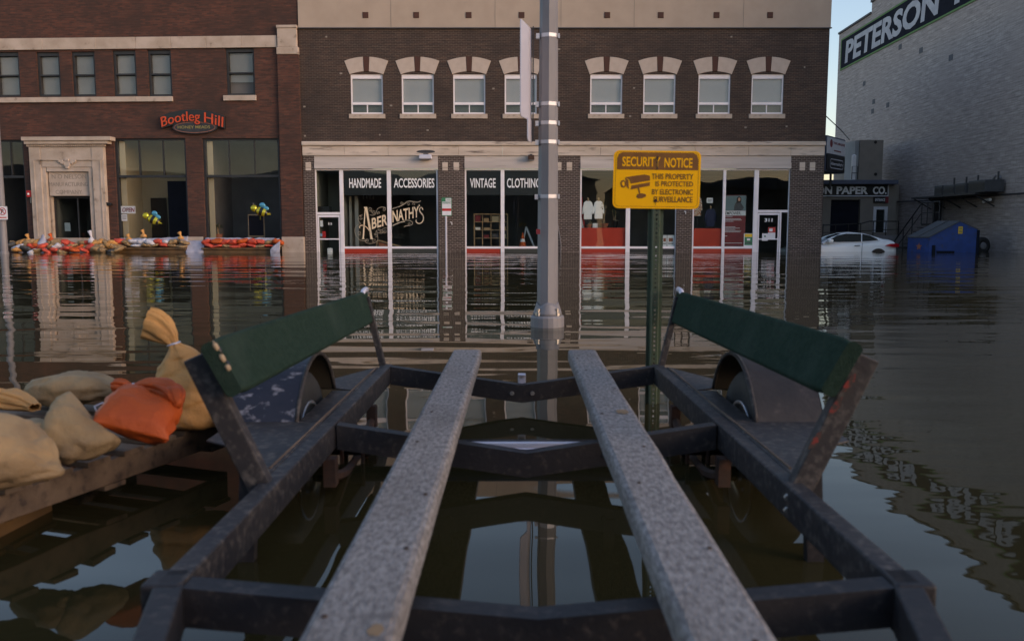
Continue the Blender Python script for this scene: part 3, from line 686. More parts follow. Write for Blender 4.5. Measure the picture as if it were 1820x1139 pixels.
def cone():
    d = 1.0; u, z0 = MF.px(929, 439, d); z1 = MF.px(924, 413, d)[1]
    e = empty(MF, (u, d, z0), 'traffic_cone', 'orange and white traffic cone left of the step ladder in the window', 'traffic cone')
    n = 12
    for i, (a, b, mt, nm) in enumerate(((0, .35, 'sack_orange', 'cone_base_section'), (.35, .55, 'letter_white', 'white_band'), (.55, 1, 'sack_orange', 'cone_tip'))):
        m = MB(); H = z1-z0; m.lathe([(.15*(1-a)+.02, z0+H*a), (.15*(1-b)+.02, z0+H*b)], (u, d), n); m.build(nm, mt, e, smooth=False)
    m = MB(); m.box(u-.2, u+.2, d-.2, d+.2, z0-.03, z0); m.build('base', 'sack_orange', e)
cone()
m = MB(); m.bar((*[MF.px(672, 427, .6)[0]], .6, MF.px(672, 427, .6)[1]), (MF.px(718, 440, .7)[0], .7, MF.px(718, 440, .7)[1]), .05, .03, (0, 1, 0)); m.bar((MF.px(671, 428, .6)[0], .6, MF.px(671, 428, .6)[1]), (MF.px(668, 442, .6)[0], .6, MF.px(668, 442, .6)[1]), .05, .03, (0, 1, 0))
m.mi = 1; a = MF.rect(673, 430, 690, 444, .66); m.prism([(a[0], a[2]), (a[0], a[3]), (a[1], a[3]-.14), (a[1], a[2])], .66, .69)
m.solo(MF, 'wooden_crate', ['wood_pale', 'terracotta'], 'tipped wooden crate low behind the cream lettering of the handmade window', 'crate')
for k, (x, y) in enumerate(((646, 352), (652, 352), (658, 352.5), (664, 352))):
    u, z = MF.px(x-0, y+0, 2.2); m = MB(); m.tube([(u, 2.2, z+.10), (u, 2.2, z+.35)], .006, 4); m.lathe([(.012, z-.05), (.032, z), (.03, z+.06), (.012, z+.11)], (u, 2.2), 8)
    m.solo(MF, 'hanging_bulb', 'blind', ('leftmost', 'second', 'third', 'rightmost')[k]+' small hanging bulb behind the glass above the large cream letter A', 'bulb', 'bulbs hanging inside the shop')
# pale posts and stock inside the first shop
for x0, x1, nm in ((621, 625, 'left'), (631, 637, 'right')):
    u0, u1, z0, z1 = MF.rect(x0, 349, x1, 438, 1.1); m = MB(); m.box(u0, u1, 1.1, 1.2, -.3, z1); m.build('interior_post', 'blind', B)
for k, (x0, y0, x1, y1, d, mt, lab) in enumerate(((564, 367, 586, 379, .5, 'black', 'black cabinet top showing above the transom bar of the left door'), (569, 392, 574, 403, .14, 'paper', 'white sticker highest on the left shop door glass'), (573, 411, 579, 423, .14, 'red_paint', 'pink and red sticker low on the left shop door glass'), (569, 415, 573, 420, .14, 'sky_blue_paint', 'round blue sticker low on the left shop door glass'), (582, 441, 591, 449, .14, 'paper', 'pale notice at the waterline of the left shop door'))):
    box_thing(MF, x0, y0, x1, y1, d, .01 if d < .2 else .4, 'sticker' if d < .2 else 'cabinet', mt, lab, 'sticker' if d < .2 else 'cabinet')
# wall lights under the stone band
def walllight(x, y, w, h, mat, label):
    u, z = MF.px(x, y, -.1); e = empty(MF, (u, -.1, z-h), 'wall_light', label, 'light fixture')
    m = MB(); m.prism([(u-w, z-h), (u+w, z-h), (u+w*.92, z+h), (u-w*.92, z+h)], -.38, -.055); m.build('housing', mat, e, bevel=.02)
    m = MB(); m.box(u-w*.9, u+w*.9, -.36, -.10, z-h-.02, z-h-.001); m.build('lens', 'blind', e)
    m = MB(); m.box(u-w*.4, u+w*.4, -.12, -.052, z+h+.001, z+h+.06); m.build('bracket', 'metal_dark', e)
walllight(757, 279.5, .27, .085, 'galv_sign', 'white box wall light above the accessories window below a soot stain')
walllight(944, 281, .13, .10, 'rust', 'rusty box wall light just left of the metal street pole')
m = MB(); u, z = MF.px(757, 270, 0); m.prism([(u+.36*math.cos(a)*1.1, z+.07*math.sin(a)) for a in [i*math.pi/8 for i in range(16)]], -.0635, -.0605); m.build('soot_stain', 'metal_dark', B)
# small pipe on the middle pier
m = MB(); m.tube([(*[MF.px(991, 398)[0]], -.03, MF.px(991, 398)[1]), (MF.px(995, 420)[0], -.05, MF.px(995, 420)[1]), (MF.px(997, 435)[0], -.05, MF.px(997, 435)[1]), (MF.px(996, 448)[0], -.05, -.5)], .018, 6)
m.solo(MF, 'conduit_pipe', 'metal_grey', 'thin bent grey conduit on the brick pier right of the street pole', 'pipe')
for x, y, lab in ((802, 397, 'small white hook on the brick pier right of the parking sign'), (1217, 378, 'small white hook on the brick pier under the yellow sign')):
    u, z = MF.px(x, y); m = MB(); m.tube([(u-.04, -.05, z+.05), (u+.03, -.06, z+.04), (u+.03, -.05, z-.06)], .018, 6); m.solo(MF, 'wall_hook', 'letter_white', lab, 'hook')
m = MB(); m.tube([MF.wp((u_r-.05, .02, MF.px(1472, 205)[1])), ony(1495, 232, 41), ony(1510, 249, 47.8)], .022, 5)
m.solo(WF, 'overhead_cable', 'metal_grey', 'thin grey cable sagging from the dark brick corner to the tan rooftop box', 'cable')

# ================================================================== LEFT BUILDING (red brick meadery)
TH = R(2.9)
LF = Frame((u_l-.0, 36.0, 0), -TH)
LB = empty(LF, (-7, 0, -.9), 'brick_building', 'red brick commercial building with limestone doorway and tall dark shop windows', 'building')
UL = -17.0; ztopL = 13.2
def lr(x0, y0, x1, y1, d=0.0): return LF.rect(x0, y0, x1, y1, d)
lw = [lr(-8, 93, 35, 172.5), lr(66, 93, 107, 172), lr(128, 92, 169.5, 171.5), lr(201, 90, 242.5, 171), lr(263, 89, 305, 171.5), lr(401.5, 86, 452.5, 170)]
sw = [lr(-30, 249, 46, 427), lr(206, 246, 333, 424), lr(362, 246, 498, 422)]
door_o = lr(84.3, 300, 166, 428)
door_o = (door_o[0], door_o[1], -.9, door_o[3])
holes = lw + [(a, b, .30, d) for a, b, c, d in sw] + [door_o]
mb = MB(); mb.wall(UL, -.02, -.9, ztopL, holes, th=.34); mb.box(UL, -.02, .35, .36, ztopL-.3, ztopL); mb.quad((UL, .3, ztopL), (0, .3, ztopL), (0, 14, ztopL), (UL, 14, ztopL)); mb.quad((-.02, 0, -.9), (-.02, 14, -.9), (-.02, 14, ztopL), (-.02, 0, ztopL)); mb.build('wall', 'red_brick', LB)
pl = lr(499.5, 100, 532, 440); pb = lr(499, 421, 537, 449)
zc0, zc1 = LF.px(515, 97, -.14)[1], LF.px(515, 45, -.14)[1]
mb = MB(); mb.box(pl[0], -.0, -.14, .1, pb[3], zc0); mb.build('pilaster', 'red_brick', LB)
mb = MB(); mb.box(pl[0]-.02, .0, -.18, .1, zc0+.001, zc0+.30); mb.box(pl[0]+.02, -.06, -.16, .1, zc0+.301, zc1-.12); mb.box(pl[0]-.0, -.03, -.2, .1, zc1-.119, zc1); mb.build('pilaster_cap', 'limestone', LB, bevel=.02)
mb = MB(); mb.box(pl[0]-.03, .03, -.18, .1, -.9, pb[3]-.002); mb.build('pilaster_base', 'limestone', LB, bevel=.015)
mb = MB(); mb.box((lr(333, 421, 361, 449))[0], (lr(333, 421, 361, 449))[1]+.02, -.05, .1, -.9, pb[3]-.002); mb.build('pilaster_base', 'limestone', LB, bevel=.015)
zk = lr(0, 66, 500, 85); us = [UL, -13.2, -10.9, -8.6, -6.9, -5.4, -3.9, -2.4, pl[0]-.025]
mb = MB()
for a, b in zip(us, us[1:]): mb.box(a+.004, b-.004, -.08, .1, LF.px(490, 85)[1], LF.px(490, 64)[1])
mb.build('stone_course', 'limestone', LB, bevel=.012)
zs_ = LF.px(300, 172)[1]; mb = MB(); us = [UL, -13.0, -11.3, -9.6, -7.0, LF.px(308, 178)[0]]
for a, b in zip(us, us[1:]): mb.box(a+.004, b-.004, -.1, .1, zs_-.21, zs_-.002)
mb.build('sill_course', 'limestone', LB, bevel=.012)
# sash windows
def sash_window(r, blind, openw=False):
    u0, u1, z0, z1 = r; f = MB(); t = .095; y0, y1 = .08, .24
    f.box(u0, u0+t, y0, y1, z0, z1); f.box(u1-t, u1, y0, y1, z0, z1); f.box(u0+t, u1-t, y0, y1, z0, z0+t); f.box(u0+t, u1-t, y0, y1, z1-t*1.6, z1)
    zm = (z0+z1)/2-.03; f.box(u0+t, u1-t, y0-.015, y1, zm-.03, zm+.03)
    w = f.build('window', 'frame_dark', LB)
    g = MB(); g.box(u0+t, u1-t, y0+.115, y0+.121, zm+.03, z1-t*1.6); g.build('pane', 'pane_clear', w)
    g = MB(); g.box(u0+t, u1-t, y0+.13, y0+.136, z0+t+(.45 if openw else 0), zm-.03); g.build('pane', 'pane_clear', w)
    if blind:
        m = MB(); n = 26; b0 = z0+.05 if blind == 1 else zm-.35
        for i in range(n):
            z = b0 + (z1-.12-b0)*i/n; m.quad((u0+.02, y0+.21, z), (u1-.02, y0+.21, z), (u1-.02, y0+.18, z+(z1-.12-b0)/n*.93), (u0+.02, y0+.18, z+(z1-.12-b0)/n*.93))
        m.build('blind', 'blind', w)
    m = MB(); m.box(u0, u1, .36, .37, z0, z1); m.build('room_backing', 'interior', w)
for i, r in enumerate(lw): sash_window(r, (1, 1, 1, 1, 1, 2)[i], i == 5)
a = lw[5]; mb = MB(); mb.box(LF.px(398, 176)[0], LF.px(456, 176)[0], -.09, .15, a[2]-.22, a[2]-.002); mb.build('window_sill', 'limestone', LB, bevel=.012)
# shop windows
def shop_glaze(r, thirds=True, k=0):
    u0, u1, z0, z1 = r; z0 = .30; f = MB(); t = .10; y0, y1 = .10, .25
    f.box(u0, u0+t, y0, y1, z0, z1); f.box(u1-t, u1, y0, y1, z0, z1); f.box(u0+t, u1-t, y0, y1, z0, z0+t); f.box(u0+t, u1-t, y0, y1, z1-.08, z1)
    zt = LF.px(400, 313)[1]; f.box(u0+t, u1-t, y0-.02, y1, zt-.05, zt+.05)
    for q in (1/3, 2/3): u = u0+(u1-u0)*q; f.box(u-.02, u+.02, y0, y1, zt+.05, z1-.08)
    w = f.build('shop_window', 'frame_dark', LB)
    g = MB(); g.box(u0+t, u1-t, y0+.04, y0+.046, z0+t, zt-.05); g.build('pane', 'pane_clear', w)
    for q in range(3):
        g = MB(); g.box(u0+(u1-u0)*q/3+(t if q == 0 else .02), u0+(u1-u0)*(q+1)/3-(t if q == 2 else .02), y0+.04, y0+.046, zt+.05, z1-.08); g.build('transom_pane', 'pane_clear', w)
    return w
for k, r in enumerate(sw): shop_glaze(r, k=k)
room(sw[1][0]-.2, sw[1][1]+.1, .36, 2.7, -.1, sw[1][3]+.15, 'interior_tan', LB)
room(sw[2][0]-.1, sw[2][1]+.1, .36, 3.4, -.1, sw[2][3]+.15, 'interior', LB)
room(sw[0][0]-.2, sw[0][1]+.1, .36, 5.0, -.1, sw[0][3]+.15, 'interior', LB)
mb = MB(); u0, u1 = sw[1][0], sw[1][1]; zt = LF.px(400, 313)[1]
mb.box(u0+(u1-u0)*.50, u1+.08, 1.5, 1.55, 0, LF.px(300, 322, 1.5)[1]); mb.build('interior_partition', 'navy_panel', LB)
mb = MB(); mb.box(u0+.25, u0+(u1-u0)*.31, 2.55, 2.6, 0, LF.px(230, 352, 2.5)[1]); mb.build('interior_door', 'black', LB)
for k in (1, 2):
    mb = MB(); mb.box(sw[k][0]+.11, sw[k][0]+.34, .26, .30, .3, sw[k][3]-.1); mb.build('interior_reveal', 'interior_tan', LB)
# limestone doorway
D = bpy.data.objects.new('door_surround', None); COL.objects.link(D); D.parent = LB
def dp_(x0, y0, x1, y1, ya, yb, name='surround_stone', mat='limestone', bevel=.012, d=0, par=None):
    r = lr(x0, y0, x1, y1, ya); m = MB(); m.box(r[0], r[1], ya, yb, r[2], r[3]); return m.build(name, mat, par or D, bevel=bevel)
dp_(37, 243, 196, 250, -.42, .0, 'cornice'); dp_(42, 250.3, 191, 256, -.34, .0, 'cornice_bed')
mb = MB(); a, b = LF.px(47, 258, -.24)[0], LF.px(187, 258, -.24)[0]; n = 42
for i in range(n):
    u = a + (b-a)*i/n; mb.box(u, u+(b-a)/n*.55, -.26, -.1, LF.px(100, 260.5, -.24)[1], LF.px(100, 256.5, -.24)[1])
mb.build('dentils', 'limestone', D)
zt = LF.px(100, 261, -.2)[1]
def leg(x0, x1, ya, nm='jamb', z1=None, z0=-.9):
    a, b = LF.px(x0, 360, ya)[0], LF.px(x1, 360, ya)[0]; m = MB(); m.box(a, b, ya, .05, z0, z1 or zt); m.build(nm, 'limestone', D, bevel=.012)
z_in = LF.px(120, 297, -.2)[1]; z_pn1 = LF.px(120, 305, -.2)[1]; z_pn0 = LF.px(120, 348, -.2)[1]
leg(56.5, 76, -.20); leg(167, 188, -.20)
a, b = LF.px(76.2, 360, -.2)[0], LF.px(166.8, 360, -.2)[0]
mb = MB(); mb.box(a, b, -.17, .05, z_in, zt); mb.build('lintel', 'limestone', D, bevel=.01)
for x0, x1 in ((76.2, 84), (160, 166.8)): leg(x0, x1, -.13, 'inner_jamb', z_in-.002)
a, b = LF.px(84.1, 360, -.2)[0], LF.px(159.9, 360, -.2)[0]
mb = MB(); mb.box(a, b, -.13, .05, z_pn1, z_in-.002); mb.build('inner_lintel', 'limestone', D, bevel=.01)
mb = MB(); mb.box(a, b, .0, .12, z_pn0, z_pn1-.002); mb.build('inscription_panel', 'limestone', D, bevel=.01)
for s, x0, x1, y0, y1 in (('N O NELSON', 92, 153, 310, 318), ('MANUFACTURING', 87.5, 156, 324, 331.5), ('COMPANY', 99, 146, 338, 345)):
    r = lr(x0, y0, x1, y1); text_mb(s, r[0], r[1], r[2], r[3], -.006, th=.008, bold=-.005).build('inscription', 'tan_siding', D)
mb = MB(); q = [LF.px(x, y, -.2) for x, y in ((76, 284), (160, 284))]
for x0, x1, y0, y1 in ((62, 182, 283, 285), (62, 64, 285, 420), (180, 182, 285, 420)):
    r = lr(x0, y0, x1, y1, -.22); mb.box(r[0], r[1], -.225, -.17, r[2], r[3])
mb.build('moulding', 'limestone', D)
u, z = LF.px(120, 291, -.2); mb = MB()
for du, dz, rr in ((0, 0, .15), (-.22, .06, .09), (.22, .06, .09), (0, .14, .1), (0, -.14, .08), (-.34, .10, .06), (.34, .10, .06)):
    mb.prism([(u+du+rr*math.cos(t), z+dz+rr*math.sin(t)) for t in [i*math.pi/5 for i in range(10)]], -.27, -.16)
mb.build('cartouche', 'limestone', D, bevel=.02)
a = LF.px(97, 380, .3)[0]; b = LF.px(163, 380, .3)[0]
mb = MB(); mb.box(LF.px(84.1, 380, .1)[0], a, .13, .32, -.9, z_pn0-.003); mb.build('jamb_return', 'limestone', D)
f = MB(); f.box(a, a+.08, .3, .36, -.9, z_pn0); f.box(b-.06, b, .3, .36, -.9, z_pn0); f.box(a+.08, b-.06, .3, .36, z_pn0-.1, z_pn0); f.box((a+b)/2+.2, (a+b)/2+.26, .3, .36, -.9, z_pn0-.1)
dd = f.build('door', 'frame_dark', LB); g = MB(); g.box(a+.08, b-.06, .33, .336, -.9, z_pn0-.1); g.build('pane', 'pane_glass', dd)
room(a-.1, b+.1, .37, 3, -.6, z_pn0+.1, 'interior', LB)
mb = MB(); mb.box(LF.px(84, 424, -.1)[0], b, -.12, .3, -.9, LF.px(120, 423, 0)[1]); mb.build('door_step', 'limestone', LB)
box_thing(LF, 115, 396, 125, 411, .32, .005, 'notice', 'poster_teal', 'small blue-grey notice on the glass of the limestone doorway', 'notice')
# red alarm box and a lamp on the brick
u, z = LF.px(51.5, 345, -.12); e = empty(LF, (u, -.0, z-.2), 'alarm_box', 'red fire alarm box with a pipe left of the limestone doorway', 'alarm box')
m = MB(); m.box(u-.11, u+.11, -.14, 0, z-.13, z+.15); m.build('housing', 'red_paint', e, bevel=.015)
m = MB(); m.disc_x(0, 0, [(.05, 0), (.03, .03)], 10); m.v = [(u-.02+q[1], -.145-q[0], z+q[2]) for q in m.v]; m.build('bell', 'letter_white', e)
m = MB(); m.tube([(u+.03, -.07, z-.13), (u+.03, -.07, z-.38)], .022, 6); m.build('pipe', 'bolt_steel', e)
m = MB(); u, z = LF.px(193.5, 363, -.1); m.prism([(u-.09, z+.08), (u+.1, z+.05), (u+.14, z-.05), (u-.05, z-.08)], -.18, 0); m.solo(LF, 'wall_lamp', 'black', 'small black wall lamp right of the limestone doorway', 'wall lamp', bevel=.02)
# Bootleg Hill sign
u, z = LF.px(342, 222, -.2); e = empty(LF, (u, -.2, z-.4), 'hanging_sign', 'arched orange lettered sign over a dark oval on the red brick wall', 'sign')
k = 1/41.0
def sp(X, Y): return (u + (270 + X/12.133 - 342)*k*1.0, z + (222 - (180 + Y/12.133))*k)
m = MB(); m.prism([(sp(905, 560)[0]+480/12.133*k*math.cos(t), sp(905, 560)[1]+135/12.133*k*math.sin(t)) for t in [i*math.pi/16 for i in range(32)]], -.14, -.02); m.build('oval_board', 'metal_dark', e, bevel=.015)
m = MB()
ribbon(m, [(sp(905, 560)[0]+435/12.133*k*math.cos(t), sp(905, 560)[1]+108/12.133*k*math.sin(t)) for t in [i*math.pi/20 for i in range(41)]], .022, -.143); m.build('oval_line', 'terracotta', e)
text_mb('HONEY MEADS', sp(545, 580)[0], sp(1235, 580)[0], sp(0, 585)[1], sp(0, 525)[1], -.146, th=.002, bold=.01).build('lettering', 'brass', e)
def arcw(x0, x1, ds=0):
    def wp(a, b):
        b = (b-ds)/(1-ds)
        X = x0+(x1-x0)*a; t = (X-860)/680
        base = 400 + 130*t*t; h = 205
        return sp(X + t*18*(b-.5), base - h*b + 40)
    return wp
bd = MB(); bx = []
for i in range(21):
    X = 190+1360*i/20; t = (X-860)/680; bx.append(sp(X, 400+130*t*t+62))
tpp = []
for i in range(20, -1, -1):
    X = 190+1360*i/20; t = (X-860)/680; tpp.append(sp(X, 400+130*t*t-205))
bd.prism(bx+tpp, -.14, -.03); bd.build('letter_backing', 'black', e, bevel=.01)
for s, x0, x1, ds in (('Bootleg', 205, 1030, .22), ('Hill', 1125, 1520, 0)):
    text_mb(s, 0, 1, 0, 1, -.19, th=.04, bold=.0, warp=arcw(x0, x1, ds)).build('lettering', 'mesh_orange', e)
# OPEN sign, notice and bee balloons
e, r = sheet(LF, 214.5, 366.5, 240.5, 379.5, .15, 'open_sign', 'paper', 'white OPEN sign with dark red letters in the left meadery window', 'sign')
text_mb('OPEN', r[0]+.05, r[1]-.05, r[2]+.06, r[3]-.06, .146, th=.002, bold=.03, shear=.15).build('lettering', 'poster_red', e)
e, r = sheet(LF, 216, 381, 226, 393, .15, 'notice', 'faded_white', 'small pale notice taped right below the OPEN sign', 'notice')
for q in (.3, .5, .7): sub(e, r, .15, .15, .85, q, q+.06, 'grey_cloth', 'print')
def bee(x, y, label, ang):
    d = .1; u, z = LF.px(x, y, d); e = empty(LF, (u, d, z-.4), 'bee_balloon', label, 'balloon')
    ca, sa = math.cos(ang), math.sin(ang)
    def ell(cx, cz, ax, az, ay, nm, mat, stripes=False, n=14, nr=8):
        m = MB(); vs = []
        base = 0
        for i in range(n+1):
            t = math.pi*i/n; xx = cx - ax*math.cos(t); rr = math.sin(t)
            for j in range(nr):
                p = 2*math.pi*j/nr; lx, lz, ly = xx, cz + az*rr*math.cos(p), ay*rr*math.sin(p)
                vs.append((u + lx*ca + lz*sa, d+ly-.08, z - lx*sa + lz*ca))
        m.v = vs
        for i in range(n):
            for j in range(nr):
                m.f.append([i*nr+j, i*nr+(j+1) % nr, (i+1)*nr+(j+1) % nr, (i+1)*nr+j]); m.m.append(1 if stripes and (i//2) % 2 else 0)
        m.build(nm, mat, e, smooth=True)
    ell(.10, 0, .30, .19, .13, 'body', ['bee_yellow', 'black'], True)
    ell(-.25, .02, .15, .15, .11, 'head', 'bee_yellow')
    ell(.05, .27, .13, .12, .03, 'wing', 'bee_blue'); ell(.24, .20, .12, .10, .03, 'wing', 'bee_blue')
    m = MB(); s = lambda a, b: (u+a*ca+b*sa, d-.08, z-a*sa+b*ca)
    m.tube([s(.38, 0), s(.52, .02)], [.05, .01], 6); m.build('sting', 'bee_yellow', e)
    m = MB(); m.tube([s(-.3, .14), s(-.36, .24)], .01, 5); m.tube([s(-.22, .15), s(-.22, .25)], .01, 5); m.build('antenna', 'black', e)
    m = MB(); m.tube([s(.1, -.18), (u+.02, d-.06, z-.38)], .008, 4); m.build('ribbon_tail', 'bee_yellow', e)
bee(270, 389, 'yellow and black bee balloon beside the OPEN sign in the left meadery window', .45)
bee(462, 375, 'yellow and black bee balloon in the right meadery window near the chalkboard', .35)
d = 1.0; u0, u1, z0, z1 = LF.rect(441, 381, 470, 421, d); e = empty(LF, ((u0+u1)/2, d, .2), 'chalkboard', 'framed chalkboard easel standing behind the right meadery window', 'chalkboard')
m = MB(); m.box(u0, u1, d, d+.04, z0, z1); m.build('frame', 'wood_pale', e); m = MB(); m.box(u0+.04, u1-.04, d-.01, d-.002, z0+.05, z1-.05); m.build('board', 'navy_panel', e); m = MB(); m.bar((u0+.05, d+.06, z0), (u0, d+.2, .2), .03, .03); m.bar((u1-.05, d+.06, z0), (u1, d+.2, .2), .03, .03); m.build('leg', 'wood_pale', e)
pot_plant(388, 428, 392, 416, 8, .9, 'terracotta', 'bushy potted plant in the lower left of the right meadery window', fr=LF, seed=11, sp=.35, n=50)
# planter ledge under the windows and plastic sheeting
for k, (x0, x1) in enumerate(((206, 334), (362, 497))):
    a, b = LF.px(x0, 440, -.3)[0], LF.px(x1, 440, -.3)[0]
    m = MB(); m.box(a, b, -.55, .0, .12, .19); m.box(a+.05, b-.05, -.45, .0, -.9, .118); m.build('window_ledge', 'pallet_wet', LB, bevel=.01)
def crumpled(fr, pts_u, z_top, z_bot, d0, d1, label, seed, name='plastic_sheet'):
    rnd = random.Random(seed); m = MB(); nu, nz = 26, 7; u0, u1 = pts_u
    for j in range(nz+1):
        for i in range(nu+1):
            a = i/nu; b = j/nz; u = u0+(u1-u0)*a; z = z_top(a)*(1-b)+z_bot*b; y = d0*(1-b)+d1*b
            nn = noise.noise(Vector((u*3, z*4, seed)))*.09
            m.v.append((u, y+nn-.02, z + (noise.noise(Vector((u*4, seed, 0)))*.05 if j == 0 else 0)))
    for j in range(nz):
        for i in range(nu):
            q = j*(nu+1)+i; m.f.append([q, q+1, q+nu+2, q+nu+1]); m.m.append(0)
    o = m.solo(fr, name, 'plastic_sheet', label, 'plastic sheet', smooth=True); s = o.modifiers.new('t', 'SOLIDIFY'); s.thickness = .006; return o
c1 = LF.px(300, 430, 0)[0]
crumpled(LF, (LF.px(333, 440, -.3)[0], LF.px(364, 440, -.3)[0]), lambda a: .48, -.05, -.16, -.5, 'crumpled clear plastic sheet wrapped round the brick pier between meadery windows', 3)
crumpled(LF, (LF.px(206, 430, -.1)[0], LF.px(334, 430, -.1)[0]), lambda a: .58+.25*max(0, a-.6), .2, -.04, -.1, 'blue-grey plastic sheet behind the sandbags of the left meadery window', 5)
crumpled(LF, (LF.px(364, 430, -.1)[0], LF.px(497, 430, -.1)[0]), lambda a: .60, .2, -.04, -.1, 'blue-grey plastic sheet behind the orange sandbags of the right meadery window', 6)
crumpled(LF, (LF.px(484, 440, -.4)[0], LF.px(501, 440, -.4)[0]), lambda a: .12+.4*a, -.05, -.6, -.68, 'white plastic corner hanging to the water beside the stone pilaster base', 8)
crumpled(LF, (LF.px(43, 435, -.8)[0], LF.px(92, 435, -.8)[0]), lambda a: .25+.50*math.exp(-((a-.75)/.16)**2), -.05, -.9, -1.25, 'crumpled translucent plastic heap among the sandbags left of the doorway', 9)

# ================================================================== far sandbags
def pillow_mesh(seed, tied):
    n, nr = 14, 12; vs = []; fs = []
    for i in range(n+1):
        t = -1 + 2*i/n; e = (1-abs(t)**3.2)**.5 if abs(t) < 1 else 0
        wv = .5*max(e, .0); x = t*.5
        if tied and t > .62: wv = .5*(.12 + 1.1*max(0, t-.78)); x = t*.55
        for j in range(nr):
            p = 2*math.pi*j/nr; c, s = math.cos(p), math.sin(p)
            y = wv*math.copysign(abs(c)**.8, c)*.62; z = wv*.36*math.copysign(abs(s)**.9, s)
            q = noise.noise(Vector((x*5+seed*7, y*5, z*5)))*.16
            vs.append((x, y*(1+q), z*(1+q*2) + .18 + q*.3))
    for i in range(n):
        for j in range(nr): fs.append([i*nr+j, i*nr+(j+1) % nr, (i+1)*nr+(j+1) % nr, (i+1)*nr+j])
    me = bpy.data.meshes.new('sandbag'); me.from_pydata(vs, [], fs); me.polygons.foreach_set('use_smooth', [True]*len(fs)); return me
PM = {}
for ci, c in enumerate(('sack_tan', 'sack_orange_tan', 'sack_orange', 'sack_red', 'sack_white', 'sack_dark')):
    PM[c] = []
    for s in range(3):
        me = pillow_mesh(ci*3+s, s == 1); me.materials.append(MATS[c]); PM[c].append(me)
CN = {'sack_tan': 'tan', 'sack_orange_tan': 'golden tan', 'sack_orange': 'bright orange', 'sack_red': 'red', 'sack_white': 'white', 'sack_dark': 'dark'}
ORD = ['first', 'second', 'third', 'fourth', 'fifth', 'sixth', 'seventh', 'eighth', 'ninth', 'tenth', 'eleventh', 'twelfth', 'thirteenth', 'fourteenth', 'fifteenth', 'sixteenth', 'seventeenth', 'eighteenth']
rnd = random.Random(21)
def bag_row(x0, x1, cols, z, d, where, grp, L=.50, hs=1.0, jit=.04):
    n = len(cols); bags = []
    for i, c in enumerate(cols):
        f = (i+.5)/n; px = x0+(x1-x0)*f; u = LF.px(px, 435, d)[0]
        o = bpy.data.objects.new('sandbag', rnd.choice(PM[c])); COL.objects.link(o)
        p = LF.wp((u+rnd.uniform(-jit, jit), d+rnd.uniform(-.05, .05), z+rnd.uniform(-.01, .03)))
        o.location = p; sp_ = (x1-x0)/41.7/n
        s = rnd.uniform(.85, 1.2) if jit > .05 else rnd.uniform(.9, 1.1); o.location.z += rnd.uniform(-.03, .07) if jit > .05 else 0; o.scale = (max(L, sp_*1.45)*s, .70*s, .50*hs*s*rnd.uniform(.85, 1.2))
        o.rotation_euler = (rnd.uniform(-.35, .15), rnd.uniform(-.3, .3), -TH+rnd.uniform(-.5, .5)) if jit < .06 else (rnd.uniform(-.6, .3), rnd.uniform(-.5, .5), -TH+rnd.uniform(-1.1, 1.1)); bags.append((c, o))
    seen = {}
    for c, o in bags:
        k = seen.get(c, 0); seen[c] = k+1; tot = sum(1 for q, _ in bags if q == c)
        lab = (ORD[k]+' ' if tot > 1 else 'only ')+CN[c]+' sandbag '+('from the left ' if tot > 1 else '')+where
        tag(o, lab, 'sandbag', grp)
T, G, O, Rr, Wt, Dk = 'sack_tan', 'sack_orange_tan', 'sack_orange', 'sack_red', 'sack_white', 'sack_dark'
bag_row(366, 500, [Rr, Rr, T, Rr, Rr, Rr, T, Rr, T], .19, -.38, 'in the bottom row under the right meadery window', 'sandbags under the right meadery window', hs=.7)
bag_row(363, 503, [Rr, O, Rr, Rr, O, Rr, Rr, T, O], .32, -.30, 'in the top row under the right meadery window', 'sandbags under the right meadery window', hs=1.1)
bag_row(208, 330, [T, T, Wt, T, T, Rr, T, T], .19, -.38, 'in the bottom row under the OPEN sign window', 'sandbags under the left meadery window', hs=.7)
bag_row(205, 333, [Rr, T, Wt, Wt, Wt, Rr, Wt, T, T], .32, -.30, 'in the top row under the OPEN sign window', 'sandbags under the left meadery window', hs=1.1)
bag_row(26, 215, [G, Dk, Wt, T, Rr, Rr, T, Rr, O, Rr, Rr, T, T, Dk, T], -.03, -1.25, 'in the lowest row before the doorway', 'sandbags before the limestone doorway', jit=.09)
bag_row(14, 210, [Dk, Wt, T, Rr, O, Rr, T, Wt, Rr, T, O, T, Rr, T, G, T], .12, -1.05, 'in the middle row before the doorway', 'sandbags before the limestone doorway', jit=.08)
bag_row(20, 205, [T, G, T, G, Rr, T, T, Rr, Rr, T, Rr, G, T, G], .26, -.8, 'in the top row before the doorway', 'sandbags before the limestone doorway', jit=.08)
def small_tied(x, y, d, col, label, h=.32, fr=LF):
    u, z = fr.px(x, y, d); m = MB(); m.tube([(u, d, z-h*.5), (u, d, z-h*.2), (u+.01, d, z+.0), (u-.03, d, z+h*.3), (u-.06, d, z+h*.5)], [.14, .12, .03, .07, .09], 9)
    m.solo(fr, 'sandbag', col, label, 'sandbag', smooth=True)
small_tied(162, 421, -1.0, Wt, 'upright white knotted bag beside the right jamb of the doorway', .5)
small_tied(255, 415, -.12, G, 'tan knotted bag neck poking up behind the white sandbags', .3)
small_tied(229, 422, -.12, G, 'small tan knotted bag below the OPEN sign', .25)
small_tied(321, 419, -.3, G, 'golden knotted bag neck at the right end of the OPEN sign window', .3)
small_tied(91, 422, -.9, O, 'orange knotted bag neck highest on the left heap before the doorway', .3)
small_tied(50, 423, -.9, G, 'golden knotted bag neck under the red alarm box', .3)

